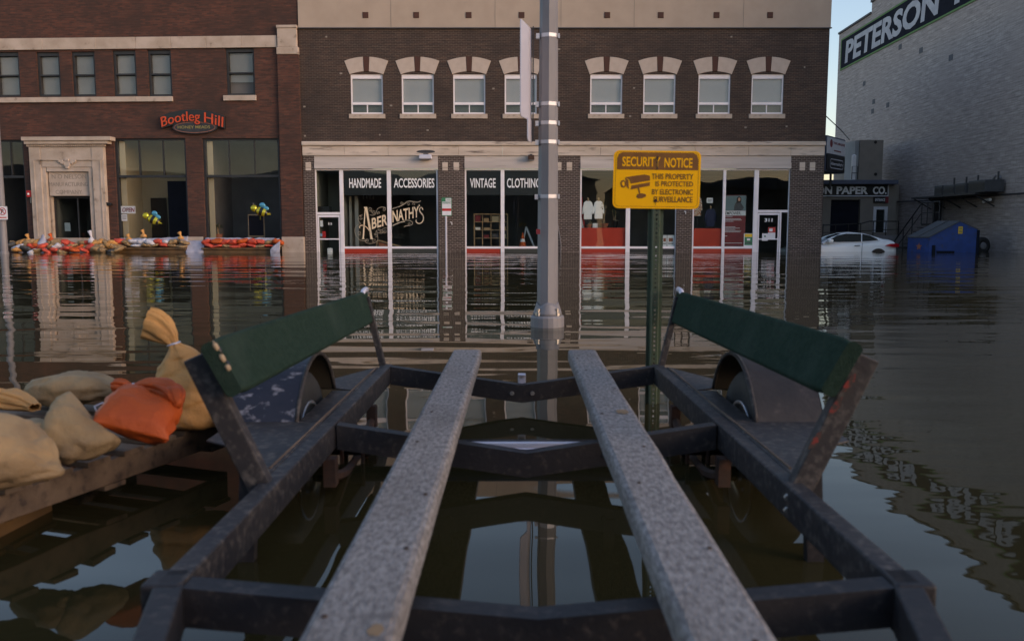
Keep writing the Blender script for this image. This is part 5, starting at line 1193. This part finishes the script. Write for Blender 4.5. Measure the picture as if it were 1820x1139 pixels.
    for x in (-.98, -3.88):
        w = MB(); prof = [(.33, .16), (.34, .12), (.33, .09), (.22, .08)]; w.disc_x(0, 0, [(r_, -y_) for r_, y_ in prof[::-1]], 26); w.v = [(x+a[1], -a[0], .33+a[2]) for a in w.v]
        tw = w.build('wheel', 'rubber', e, smooth=True); q = MB(); q.disc_x(0, 0, [(.22, 0), (.21, .015), (.05, .02)], 20); q.v = [(x+a[1], .075-a[0], .33+a[2]) for a in q.v]; q.build('rim', 'rim_silver', tw)
        arch = MB(); n_ = 18; A = [(x+.40*math.cos(math.pi*k/n_), -.035, .34+.40*math.sin(math.pi*k/n_)) for k in range(n_+1)]; arch.add(A+[(a[0], .2, a[2]) for a in A], [list(range(n_+1))]+[(i, i+1, n_+2+i, n_+1+i) for i in range(n_)]); arch.v = [(a, b, z_) for a, b, z_ in arch.v]; arch.build('wheel_arch', 'black', e)
    return e
make_car()
# ================================================================== DUMPSTER
def dumpster():
    KF = Frame(tuple(ony(1651, 446, 35.6)[:2])+(0,), R(-6))
    e = empty(KF, (1.0, .9, -.6), 'dumpster', 'blue steel dumpster with a sloping dark lid standing in flood water', 'dumpster')
    L = 1.93; De = 1.6                   # gabled end faces the camera; long front side recedes to the left-back
    sh = -2.35                            # skewed second axis so that the lid side shows on the left
    d2 = Vector((-.45, .89, 0)).normalized()*1.15
    prof = [(0, -.6), (L, -.6), (L, .93), (1.17, 1.27), (0, .62)]
    A = [(x, 0, z) for x, z in prof]; Bk = [(x+d2.x, d2.y, z) for x, z in prof]
    m = MB(); m.add(A+Bk, [(0, 1, 2, 3, 4), (9, 8, 7, 6, 5), (0, 4, 9, 5), (1, 6, 7, 2)]); m.build('bin', 'dumpster_blue', e)
    def lift(a, dz=.0): return (a[0], a[1], a[2]+dz)
    m = MB(); q = [lift(A[4], .01), lift(A[3], .01), lift(Bk[3], .01), lift(Bk[4], .01)]; q[0] = (q[0][0]-.06, q[0][1]-.04, q[0][2]-.03); q[3] = (q[3][0]-.06, q[3][1], q[3][2]-.03); q[1] = (q[1][0], q[1][1]-.04, q[1][2]); m.add(q+[lift(a, .04) for a in q], [(0, 3, 2, 1), (4, 5, 6, 7), (0, 1, 5, 4), (1, 2, 6, 5), (2, 3, 7, 6), (3, 0, 4, 7)]); m.build('lid', 'dumpster_lid', e)
    m = MB(); q = [lift(A[3], .012), lift(A[2], .012), lift(Bk[2], .012), lift(Bk[3], .012)]; m.add(q+[lift(a, .035) for a in q], [(0, 3, 2, 1), (4, 5, 6, 7), (0, 1, 5, 4), (1, 2, 6, 5), (2, 3, 7, 6), (3, 0, 4, 7)]); m.build('lid', 'dumpster_lid', e)
    m = MB(); mid = [(a[0]*.5+b[0]*.5, a[1]*.5+b[1]*.5, a[2]*.5+b[2]*.5) for a, b in ((A[4], Bk[4]), (A[3], Bk[3]))]; m.bar(lift(mid[0], .06), lift(mid[1], .06), .06, .02); m.build('lid_seam', 'metal_dark', e)
    m = MB(); m.box(1.13, 1.30, -.012, -.002, .78, 1.08); lb = m.build('warning_label', 'yellow', e)
    m = MB(); m.box(1.16, 1.27, -.016, -.013, .95, 1.04); m.box(1.16, 1.27, -.016, -.013, .83, .91); m.build('label_mark', 'brass', lb)
    m = MB(); m.box(.12, .22, -.09, .0, -.25, .3); m.box(.32, .98, -.12, -.0, -.05, .06); m.box(L-.06, L+.05, -.03, .05, -.6, .93); m.build('lift_pocket', 'navy_panel', e)
    # round emblem on the left long side
    q = MB(); f0 = Vector((0, 0, 0)); c0 = d2*.45 + Vector((0, 0, .23)); dn = d2.normalized(); nrm = Vector((-dn.y, dn.x, 0))
    st_ = []
    for k in range(10): rr = .17 if k % 2 == 0 else .075; a = math.pi/2+k*math.pi/5; p = c0 + dn*rr*math.cos(a)*1.0 + Vector((0, 0, rr*math.sin(a))) + nrm*.02; st_.append(tuple(p))
    q.add(st_, [list(range(10))[::-1]]); q.build('star_emblem', 'terracotta', e)
dumpster()
TF = Frame(tuple(ony(1743, 440, 37.2)[:2])+(0,), R(12)); TF.o.z = .12
TF.wp = lambda p, s=TF: s.o + s.u*p[0] + s.v*p[1] + Vector((0, 0, p[2]))
e = empty(TF, (0, 0, -.5), 'tire', 'black tyre with a pale hub half submerged right of the blue dumpster', 'tyre')
m = MB(); m.disc_x(0, 0, [(.20, -.5), (.34, -.5), (.39, -.42), (.39, .1), (.34, .16), (.18, .16), (.16, .08)], 28); m.v = [(y, -x, z+.12) for x, y, z in m.v]; m.build('tyre_body', 'rubber', e, smooth=True)
m = MB(); m.disc_x(0, 0, [(.17, .10), (.15, .17), (.05, .19)], 16); m.v = [(y, -x, z+.12) for x, y, z in m.v]; m.build('hub', 'metal_grey', e)

# ================================================================== BOAT TRAILER
XC = .05
e = T_ = empty(WF, (XC, 2.9, -.2), 'boat_trailer', 'black steel boat trailer with grey carpeted bunks and green side guides', 'trailer')
m = lambda: MB()
ZR = .33; YN, YF = 1.56, 4.12; XN, XF = .705, .672
def rail_x(y, s): return XC + s*(XN + (XF-XN)*(y-YN)/(YF-YN))
for s in (-1, 1):
    q = MB(); q.bar((rail_x(YN-.02, s), YN-.02, ZR-.045), (rail_x(YF+.03, s), YF+.03, ZR-.045), .052, .09); q.build('side_rail', 'steel_worn', e, bevel=.005)
    q = MB(); q.bar((rail_x(YN, s)+s*.004, YN+.0, ZR-.047), (XC+s*.54, .9, ZR-.047), .056, .088); q.build('tongue_rail', 'steel_black', e, bevel=.005)
    q = MB(); q.bar((rail_x(YN-.01, s)+s*.012, YN-.03, ZR-.05), (rail_x(YN-.01, s)+s*.012, YN+.05, ZR-.05), .075, .1); q.build('corner_gusset', 'steel_black', e, bevel=.006)
def cross(y, xh, ztop_end, ztop_mid, h, wd=.05, nm='cross_member', mat='steel_black'):
    q = MB()
    for s in (-1, 1):
        x1 = XC+s*xh; a = [(XC, y-wd/2), (x1, y-wd/2), (x1, y+wd/2), (XC, y+wd/2)]
        zt = [ztop_mid, ztop_end, ztop_end, ztop_mid]
        vs = [(p[0], p[1], z-h) for p, z in zip(a, zt)] + [(p[0], p[1], z) for p, z in zip(a, zt)]
        fs = [(0, 3, 2, 1), (4, 5, 6, 7), (0, 1, 5, 4), (2, 3, 7, 6), (1, 2, 6, 5)]
        if s < 0: fs = [f[::-1] for f in fs]
        q.add(vs, fs)
    o = q.build(nm, mat, e)
    return o
cb = cross(YF-.01, .645, ZR-.004, .235, .088)
for dx in (-.05, .05):
    q = MB(); q.disc_x(0, 0, [(.011, 0), (.009, .008)], 8); q.v = [(XC+dx+y, YF-.036-x, .195+z) for x, y, z in q.v]; q.build('bolt', 'bolt_steel', cb)
q = MB(); q.box(XC-.02, XC+.018, YF+.02, YF+.032, .20, .285); q.box(XC-.02, XC+.018, YF-.01, YF+.03, .275, .285); q.build('bow_bracket', 'galv_sign', e, bevel=.003)
for dx in (-.31, .31):
    q = MB(); q.disc_x(0, 0, [(.009, 0), (.007, .002)], 8); q.v = [(XC+dx+y, YF-.036-x, .225+z) for x, y, z in q.v]; q.build('bolt_hole', 'black', cb)
mbm = cross(2.88, .655, ZR-.004, .226, .086)
q = MB(); q.prism_xy([(XC-.30, 2.906), (XC+.30, 2.906), (XC+.30, 2.93), (XC-.30, 2.93)], .235, .248); q.add([(XC-.30, 2.93, .249), (XC+.30, 2.93, .249), (XC, 2.90, .228)], [(0, 2, 1)]); q.build('gusset_plate', 'galv_sign', mbm)
for dx in (-.27, .27):
    q = MB(); q.disc_x(0, 0, [(.010, 0), (.008, .002)], 8); q.v = [(XC+dx+y, 2.853-x, .218+z) for x, y, z in q.v]; q.build('bolt_hole', 'black', mbm)
cross(YN+.0, .675, ZR-.006, .262, .078, .055)
# bunks
for s, xa, xb in ((-1, -.247, -.2235), (1, .325, .349)):
    q = MB(); y0, y1 = .72, 4.16; xs0 = xa if True else 0
    def bx(y): return xa + (xb-xa)*(y-1.177)/(4.15-1.177)
    ny = 40; w2 = .071; rr = .014
    prof = [(-w2, .352), (-w2, .40-rr), (-w2+rr*.3, .40-rr*.3), (-w2+rr, .40), (w2-rr, .40), (w2-rr*.3, .40-rr*.3), (w2, .40-rr), (w2, .352)]
    k = len(prof)
    for i in range(ny+1):
        y = y0+(y1-y0)*i/ny
        for x, z in prof:
            nz = noise.noise(Vector((x*6, y*3, s)))*.0022
            q.v.append((bx(y)+x+nz, y, z+nz))
    for i in range(ny):
        for j in range(k): q.f.append([i*k+j, i*k+(j+1) % k, (i+1)*k+(j+1) % k, (i+1)*k+j]); q.m.append(0)
    q.f.append(list(range(k))[::-1]); q.m.append(0); q.f.append([ny*k+j for j in range(k)]); q.m.append(0)
    bo = q.build('bunk_board', 'carpet_grey', e, smooth=False)
    def stain(px, py, r, seed):
        p = onz(px, py, .4022); pts = [(p.x+r*(.9+.35*noise.noise(Vector((math.cos(t), math.sin(t), seed))))*math.cos(t)*1.0, p.y+r*(1.5+.9*noise.noise(Vector((math.cos(t)*2, math.sin(t)*2, seed+3))))*math.sin(t)) for t in [i*math.pi/9 for i in range(18)]]
        z = MB(); z.add([(x, y, .4026) for x, y in pts], [list(range(18))]); z.build('worn_patch', 'glue_stain', bo)
    if s < 0: stain(668, 1118, .014, 1)
    else: stain(1106, 731, .022, 4)
    rs = random.Random(5 if s < 0 else 6)
    for yy in (.95, 1.22, 1.52, 1.9, 2.3, 2.72, 3.1, 3.5, 3.9):
        dx_ = rs.choice((-.045, .045, .03, -.03)); z = MB(); z.lathe([(.0055, .4015), (.0045, .4032)], (bx(yy)+dx_, yy+rs.uniform(-.05, .05)), 8); z.build('staple_head', 'rust', bo)
    for yb in (2.88, YF-.01, YN):       # brackets down to the cross members
        zc = {2.88: .226, YF-.01: .235, YN: .262}[yb]; zt = zc + (.33-zc)*abs(bx(yb)-XC)/.66
        q = MB(); q.box(bx(yb)-.02, bx(yb)+.02, yb-.03, yb-.0255, zt-.05, .352); q.build('bunk_bracket', 'steel_black', bo)
# side platforms and fenders, wheels
for s in (-1, 1):
    xr = lambda y: abs(rail_x(y, s)-XC)+.02
    def X(v): return XC+s*v
    def poly(pts, z0, z1, nm, mat):
        P2 = [(X(a), b) for a, b in pts]
        if s < 0: P2 = P2[::-1]
        q = MB(); q.prism_xy(P2, z0, z1); return q.build(nm, mat, e, bevel=.002)
    poly([(.70, 4.05), (.70, 3.45), (.80, 3.50), (.97, 3.52), (.97, 3.47), (.93, 3.60), (.86, 3.70)], ZR-.004, ZR+.003, 'step_plate', 'steel_worn')
    poly([(.715, 2.22), (.86, 2.50), (1.02, 2.62), (1.02, 2.88), (.71, 2.88)], ZR-.004, ZR+.003, 'step_plate', 'steel_worn')
    poly([(.715, 2.885), (.795, 2.885), (.795, 3.445), (.70, 3.445)], ZR-.004, ZR+.003, 'step_plate', 'steel_worn')
    # fender: arched strip with thickness and a rolled inner edge
    yc, zc, ra = 3.19, .17, .355; a0 = math.asin((ZR-zc)/ra); n = 22
    ang = [a0 + (math.pi-2*a0)*i/n for i in range(n+1)]
    q = MB()
    xin, xout = .798, 1.035
    for (r_, mi) in ((ra, 0), (ra-.006, 1)):
        q.mi = mi
        A = [(X(xin), yc+r_*math.cos(t), zc+r_*math.sin(t)) for t in ang]; B2 = [(X(xout), yc+r_*math.cos(t), zc+r_*math.sin(t)) for t in ang]
        q.add(A+B2, [(i, i+1, n+2+i, n+1+i) for i in range(n)])
    q.mi = 0
    fo = q.build('fender', ['fender_scuff' if s < 0 else 'fender_plain', 'fender_inside'], e, smooth=True)
    q = MB(); q.tube([(X(xin), yc+(ra-.002)*math.cos(t), zc+(ra-.002)*math.sin(t)) for t in ang], .008, 6); q.build('rolled_edge', 'steel_worn', fo, smooth=True)
    # outer apron
    A = [(X(xout), yc+ra*math.cos(t), zc+ra*math.sin(t)) for t in ang]; q = MB(); q.add(A + [(X(xout), yc+(ra-.05)*math.cos(t), zc+(ra-.05)*math.sin(t)) for t in ang], [(i, i+1, n+2+i, n+1+i) for i in range(n)]); o = q.build('apron', 'fender_plain', fo); o.modifiers.new('s', 'SOLIDIFY').thickness = .005
    # wheel
    xw = .915; q = MB(); R_ = .29
    prof = [(.165, -.075), (.19, -.085), (.26, -.088), (.283, -.07), (.29, -.03), (.29, .03), (.283, .07), (.26, .088), (.19, .085), (.165, .075)]
    q.disc_x(yc, zc, [(r_, X(xw)+x) for r_, x in prof], 36); wh = q.build('wheel', 'rubber', e, smooth=True)
    q = MB(); xi = X(xw)-s*.076; q.disc_x(yc, zc, [(.168, xi), (.172, xi-s*.012), (.160, xi-s*.012), (.150, xi+s*.03), (.07, xi+s*.035), (.06, xi-s*.005), (.045, xi-s*.02), (.02, xi-s*.026)], 30); q.build('rim', 'rim_silver', wh, smooth=True)
    # spring, U bolts, hanger
    q = MB(); q.tube([(X(.66), yc+.42*t, .175-.075*(1-t*t)) for t in [-1+i/5 for i in range(11)]], .018, 6); q.build('leaf_spring', 'rust', e)
    for dy in (-.04, .04):
        q = MB(); q.tube([(X(.62), yc+dy, .05), (X(.62), yc+dy, .19), (X(.70), yc+dy, .19), (X(.70), yc+dy, .05)], .009, 6); q.build('u_bolt', 'rust', e)
    q = MB(); q.box(min(X(.60), X(.72)), max(X(.60), X(.72)), yc-.07, yc+.07, .035, .048); q.build('spring_plate', 'rust', e, bevel=.003)
    for yy in (yc-.42, yc+.42):
        q = MB(); q.box(min(X(.64), X(.68)), max(X(.64), X(.68)), yy-.025, yy+.025, .14, .235); q.build('spring_hanger', 'rust', e)
    # guide posts and green carpeted guide board
    nb, nt_ = Vector((X(.702), 2.20, ZR-.0)), Vector((X(.878), 2.19, .668))
    fb, ft = Vector((X(.675), 4.13, ZR-.02)), Vector((X(.765), 4.13, .665))
    q = MB(); q.bar(nb-Vector((0, 0, .06)), nt_, .062, .042, (0, 1, 0)); po = q.build('guide_post', 'steel_worn', e, bevel=.004)
    q = MB(); q.bar(nb+Vector((s*.07, .005, -.28)), nb+Vector((s*.05, .005, .05)), .045, .03, (0, 1, 0)); q.build('post_foot', 'steel_black', po)
    q = MB(); q.bar(fb-Vector((0, 0, .05)), ft, .03, .03, (0, 1, 0)); q.build('guide_post', 'steel_worn', e, bevel=.003)
    # board between the posts, leaning with them
    a = Vector((X(.792), 2.125, .643)); b = Vector((X(.768), 4.18, .612))
    upv = (nt_-nb).normalized(); upf = (ft-fb).normalized()
    q = MB(); nseg = 24
    for i in range(nseg+1):
        f = i/nseg; c = a.lerp(b, f); up = upv.lerp(upf, f).normalized(); al = (b-a).normalized(); outv = (al.cross(up)*(-s)).normalized()   # towards the trailer centre is -outv
        hh_ = .080; tt = .021
        en = 1 - .10*max(0, 1-min(i, nseg-i)/1.0)
        for du, dv in ((-1, -.45), (-.9, -.85), (.9, -.85), (1, -.45), (1, .45), (.9, .85), (-.9, .85), (-1, .45)):
            du *= en; dv *= en*1.1
            nn = noise.noise(Vector((f*14, du*2, s*3)))*.0005
            p = c + up*(du*hh_+nn) + outv*(dv*tt+nn) ; q.v.append(tuple(p))
    for i in range(nseg):
        for j in range(8): q.f.append([i*8+j, i*8+(j+1) % 8, (i+1)*8+(j+1) % 8, (i+1)*8+j]); q.m.append(0)
    q.f.append(list(range(8))); q.m.append(0); q.f.append([nseg*8+j for j in range(8)]); q.m.append(0)
    gb = q.build('guide_board', 'carpet_green', e, bevel=.004)
    q = MB(); c = ft+Vector((s*.012, .04, .030)); q.tube([tuple(c+Vector((0, -.09, -.02))), tuple(c+Vector((0, -.05, .0))), tuple(c+Vector((0, .02, .004))), tuple(c+Vector((0, .06, -.02)))], [.008, .013, .013, .008], 10); q.build('post_cap', 'galv_sign', e, smooth=True)
    if s < 0:                      # torn carpet on the near corner of the left board
        al = (b-a).normalized(); outv = (al.cross(upv)*(-s)).normalized()
        for du, mt, k_ in ((.72, 'wood_pale', 1), (.30, 'wood_pale', 1), (-.05, 'wood_pale', .8), (.58, 'black', 1), (.05, 'black', 1)):
            c0 = a + upv*(du*.080) + al*(.004 if mt == 'wood_pale' else .012) + outv*.017; q = MB()
            q.lathe([(.001, -.014), (.006, -.006), (.007, .003), (.001, .014)], (0, 0), 8); q.v = [tuple(c0 + upv*z*k_*1.2 + al*x*1.3 + outv*y*1.0) for x, y, z in q.v]; q.build('torn_spot', mt, gb, smooth=True)
    q = MB(); q.tube([(X(xr(yy_)+.012), yy_, ZR+.004 + .0015*noise.noise(Vector((yy_*30, s, 0)))) for yy_ in [2.3+.085*i for i in range(21)]], .004, 5); q.build('weld_seam', 'pallet_wood', e)
    if s > 0:
        for k in range(3): 
            p = nb.lerp(nt_, (.35, .62, .80)[k]); q = MB(); q.add([p+upv*dz_+Vector((dx_, -.0225, 0)) for dx_, dz_ in ((-.020, -.030), (-.006, -.024), (-.002, .004), (-.010, .028), (-.019, .020), (-.024, -.006))], [list(range(6))]); q.build('paint_mark', 'worn_red', po)
        for dz in (.0, -.035):
            q = MB(); q.disc_x(0, 0, [(.010, 0), (.008, .006)], 8); q.v = [(nb.x-.03+y, nb.y-.05-x, nb.z-.03+dz+z) for x, y, z in q.v]; q.build('bolt', 'bolt_steel', po)
q = MB(); q.tube([(XC-.86, 3.19, .16), (XC+.86, 3.19, .16)], .030, 12); q.build('axle', 'steel_black', e, smooth=True)
e.scale = (1.12, 1.12, 1.12); e.location = (.056, 3.248, -.344)          # a 1.5 m wide trailer sitting deeper in the water

# ================================================================== PALLETS AND NEAR SANDBAGS
PA = Frame((-1.665, 2.43, 0), math.atan2(.94, .34))      # local x along the long visible edge, local y to the left-back
def pallet(fr, zt, L, Wd, label, mat, nb=8):
    e = empty(fr, (L/2, Wd/2, zt-.13), 'wooden_pallet', label, 'pallet')
    for y in (.0, Wd/2-.02, Wd-.04):
        q = MB(); q.box(0, L, y, y+.04, zt-.11, zt-.021); q.build('stringer', mat, e, bevel=.004)
    rnd = random.Random(int(zt*100)); x = 0
    for k in range(nb):
        wd = .10 + rnd.uniform(-.008, .012); x = k*(L-.1)/(nb-1)
        q = MB(); q.box(x, x+wd, -.012+rnd.uniform(-.012, .008), Wd+.01, zt-.02, zt); q.build('deck_board', mat, e, bevel=.003)
    for k in range(3):
        x = k*(L-.1)/2; q = MB(); q.box(x, x+.1, 0, Wd, zt-.13, zt-.111); q.build('bottom_board', mat, e, bevel=.003)
    return e
pallet(PA, .185, 1.24, 1.05, 'upper wooden pallet carrying the near tan and orange sandbags', 'pallet_wood')
PB2 = Frame((-1.74, 1.95, 0), math.atan2(.99, .10)); pallet(PB2, .062, .98, 1.0, 'lower wet pallet half under water beneath the sandbag pallet', 'pallet_wet')
def catmull(P, n):
    out = []; k = len(P)
    for i in range(k-1):
        p0, p1, p2, p3 = P[max(i-1, 0)], P[i], P[i+1], P[min(i+2, k-1)]
        for j in range(n):
            t = j/n; out.append([.5*((2*b)+(-a+c)*t+(2*a-5*b+4*c-d)*t*t+(-a+3*b-3*c+d)*t**3) for a, b, c, d in zip(p0, p1, p2, p3)])
    out.append(list(P[-1])); return out
def sack(sections, seed, mat, label, floor=None, folds=None, nr=40, nn=9, up=(0, 0, 1), amp=.010, tie=None, flat_end=False, axis=None, ex=.7, part_of=None):
    """sections: (x,y,z, half-width, half-height, fold) along the sack from seam to mouth"""
    S = catmull([list(s) for s in sections], nn); m = MB(); up = Vector(up); pv = [Vector(s[:3]) for s in S]
    for i, s in enumerate(S):
        d = (pv[min(i+1, len(S)-1)]-pv[max(i-1, 0)]).normalized(); side = d.cross(up)
        if axis is not None: side = Vector(axis) - d*Vector(axis).dot(d)
        if side.length < .05: side = Vector((1, 0, 0))
        side.normalize(); u2 = side.cross(d).normalized()
        for j in range(nr):
            t = 2*math.pi*j/nr; c, sn = math.cos(t), math.sin(t); fo = s[5]
            ridge = 1 + fo*(.5*math.sin(7*t+seed+i*.05)+.35*math.sin(12*t+seed*2-i*.08)+.25*math.sin(19*t+seed*3))
            x = s[3]*math.copysign(abs(c)**ex, c)*ridge; y = s[4]*math.copysign(abs(sn)**(ex+.15), sn)*ridge
            p = pv[i]+side*x+u2*y; tn = min(1, s[4]/.045)
            if fo < .12: p = p + tn*(p-pv[i]).normalized()*(noise.noise(Vector((i*.16+seed, j*.75 if abs(c) > 0 else 0, seed)))*.007 + abs(noise.noise(Vector((p.x*16, p.z*30+seed, p.y*5))))*-.008)
            q = noise.noise_vector(p*9+Vector((seed, 0, 0)))*amp*tn + noise.noise_vector(p*26+Vector((0, seed, 0)))*amp*.35*tn
            cr_ = noise.noise(Vector((p.x*7+seed, p.y*7, p.z*14))); cr_ = (1-abs(cr_)*2.6)
            p = p+q - (p-pv[i]).normalized()*max(0, cr_-.45)*.020*tn*(1 if fo < .3 else .3)
            if floor is not None and p.z < floor: p.z = floor + (p.z-floor)*.08
            m.v.append(tuple(p))
    for i in range(len(S)-1):
        for j in range(nr): m.f.append([i*nr+j, i*nr+(j+1) % nr, (i+1)*nr+(j+1) % nr, (i+1)*nr+j]); m.m.append(0)
    m.f.append(list(range(nr))[::-1]); m.m.append(0)
    if not flat_end: m.f.append([(len(S)-1)*nr+j for j in range(nr)]); m.m.append(0)
    xs, ys_, zs = zip(*m.v); base = (sum(xs)/len(xs), sum(ys_)/len(ys_), min(zs))
    e = part_of or empty(WF, base, 'sandbag', label, 'sandbag', 'near sandbags on the pallet')
    o = m.build('folded_mouth' if part_of else 'sack', mat, e, smooth=True)
    if flat_end: sol = o.modifiers.new('s', 'SOLIDIFY'); sol.thickness = .003
    if tie is not None:
        c = Vector(tie[:3]); d = Vector(tie[3:6]).normalized(); sd = d.cross(Vector((.3, .2, 1))).normalized(); u2 = sd.cross(d); q = MB()
        q.tube([tuple(c+(sd*math.cos(a)+u2*math.sin(a))*tie[6]) for a in [k*math.pi/8 for k in range(17)]], .0045, 6)
        if len(tie) > 7: q.tube([tuple(c+sd*tie[6]), *[tuple(Vector(p)) for p in tie[7]]], .003, 5)
        q.build('tie', 'galv_sign', e, smooth=True)
    return e
def at(px, py, Y): p = ony(px, py, Y); return (p.x, p.y, p.z)
FL = .187
def P5(px, py, Y, w_, h_, f): return (*at(px, py, Y), w_, h_, f)
# tall golden tied sack at the far end of the pallet
sack([P5(338, 757, 3.42, .05, .04, 0), P5(338, 748, 3.42, .155, .115, .01), P5(336, 722, 3.42, .172, .125, .02), P5(334, 690, 3.42, .155, .115, .04), P5(328, 660, 3.42, .112, .088, .07), P5(319, 633, 3.42, .062, .055, .12), P5(310, 612, 3.42, .020, .020, .2), P5(301, 599, 3.42, .034, .022, .3), P5(290, 589, 3.42, .044, .024, .42), P5(275, 580, 3.42, .050, .022, .38), P5(259, 575, 3.42, .052, .018, .34)], 2, 'sack_orange_tan',
     'tall golden sandbag with a tied ruffled neck standing behind the orange one', FL, tie=(*at(309, 611, 3.42), -.3, 0, 1, .024), flat_end=True, up=(0, 1, 0), amp=.012)
# orange bag
OB = sack([P5(233, 765, 2.83, .122, .006, 0), P5(237, 757, 2.86, .130, .046, .008), P5(246, 743, 2.93, .134, .078, .008), P5(258, 727, 3.0, .126, .084, .01), P5(268, 712, 3.06, .108, .070, .02), P5(274, 700, 3.10, .090, .045, .05), P5(276, 692, 3.12, .07, .02, .1)], 5, 'sack_orange',
     'bright orange sandbag slumped over the pallet edge, neck tied with white string', None, amp=.007, axis=(.9, -.12, -.42), ex=.62)
sack([P5(316, 722, 2.98, .012, .012, .05), P5(312, 708, 3.0, .034, .030, .26), P5(300, 695, 3.02, .044, .034, .28), P5(276, 689, 3.04, .044, .030, .30), P5(254, 688, 3.04, .030, .020, .32), P5(237, 690, 3.03, .013, .012, .2), P5(224, 689, 3.02, .024, .018, .4), P5(212, 688, 3.02, .030, .022, .4), P5(204, 690, 3.02, .024, .02, .4)], 9, 'sack_orange',
     '', None, tie=(*at(237, 690, 3.03), 1, 0, 0, .016, [at(222, 692, 2.98), at(205, 712, 2.95), at(182, 716, 2.93), at(168, 722, 2.92), at(172, 732, 2.91)]), flat_end=True, amp=.012, part_of=OB)
# tan bags
sack([P5(164, 741, 2.85, .118, .005, 0), P5(158, 745, 2.84, .128, .040, .01), P5(148, 755, 2.82, .126, .068, .015), P5(132, 770, 2.79, .112, .076, .02), P5(112, 785, 2.76, .092, .066, .04), P5(92, 797, 2.74, .066, .040, .08), P5(80, 803, 2.72, .05, .018, .15)], 12, 'sack_tan',
     'tan sandbag with a pointed top corner, left of the bright orange one', None, amp=.010, axis=(.62, -.10, -.62), ex=.62)
sack([P5(8, 768, 2.85, .02, .02, 0), P5(28, 772, 2.83, .06, .045, .02), P5(60, 775, 2.8, .085, .06, .03), P5(90, 780, 2.76, .08, .055, .03), P5(112, 790, 2.74, .03, .02, .05)], 17, 'sack_tan',
     'small flat tan sandbag squeezed between the pointed one and the left edge', FL, amp=.014)
sack([P5(46, 708, 3.75, .02, .015, .05), P5(70, 698, 3.72, .085, .055, .06), P5(105, 692, 3.7, .13, .075, .03), P5(145, 691, 3.7, .13, .075, .02), P5(182, 692, 3.7, .10, .055, .03), P5(205, 693, 3.68, .05, .03, .08), P5(222, 695, 3.65, .02, .014, .2)], 23, 'sack_tan',
     'long flat tan sandbag lying at the back of the pallet', FL, amp=.012)
sack([P5(-30, 705, 3.3, .05, .03, .1), P5(0, 707, 3.28, .06, .036, .15), P5(28, 713, 3.26, .05, .030, .25), P5(52, 720, 3.24, .03, .018, .3), P5(62, 724, 3.22, .02, .012, .3)], 29, 'sack_orange_tan',
     'folded golden sandbag mouth at the left edge in front of the long tan bag', FL, amp=.012, flat_end=True)
sack([P5(-120, 800, 2.5, .06, .05, 0), P5(-60, 800, 2.48, .15, .105, .01), P5(-10, 805, 2.46, .16, .112, .015), P5(40, 817, 2.46, .125, .08, .02), P5(85, 832, 2.46, .06, .035, .04), P5(112, 838, 2.46, .012, .010, .1)], 33, 'sack_tan',
     'large smooth tan sandbag nearest the camera in the lower left', FL, amp=.010)

# ================================================================== buildings across the street behind the camera (seen only as reflections in the glass)
def back_block(x0, x1, y, h, mat, label, gable=0):
    e = empty(WF, ((x0+x1)/2, y, -.9), 'storehouse', label, 'building')
    q = MB(); q.box(x0, x1, y-12, y, -.9, h); q.build('wall', mat, e)
    q = MB(); q.prism([(x0-.4, h), (x1+.4, h), ((x0+x1)/2, h+gable+.3)], y-12.4, y+.4); q.build('roof', 'roof_grey', e)
back_block(-80, -37, -15, 6.6, 'dark_brick', 'long dark storehouse across the street, far left, seen reflected in the meadery windows', 1.0)
back_block(-35, -12, -17, 6.4, 'red_brick', 'low brick storehouse across the street, left, seen reflected in the windows', 1.6)
back_block(-11, 9, -19, 6.1, 'tan_siding', 'low tan storehouse across the street, middle, seen reflected in the windows', 2.2)
back_block(11, 40, -18, 5.2, 'dark_brick', 'long dark storehouse across the street, right, seen reflected in the windows', .8)
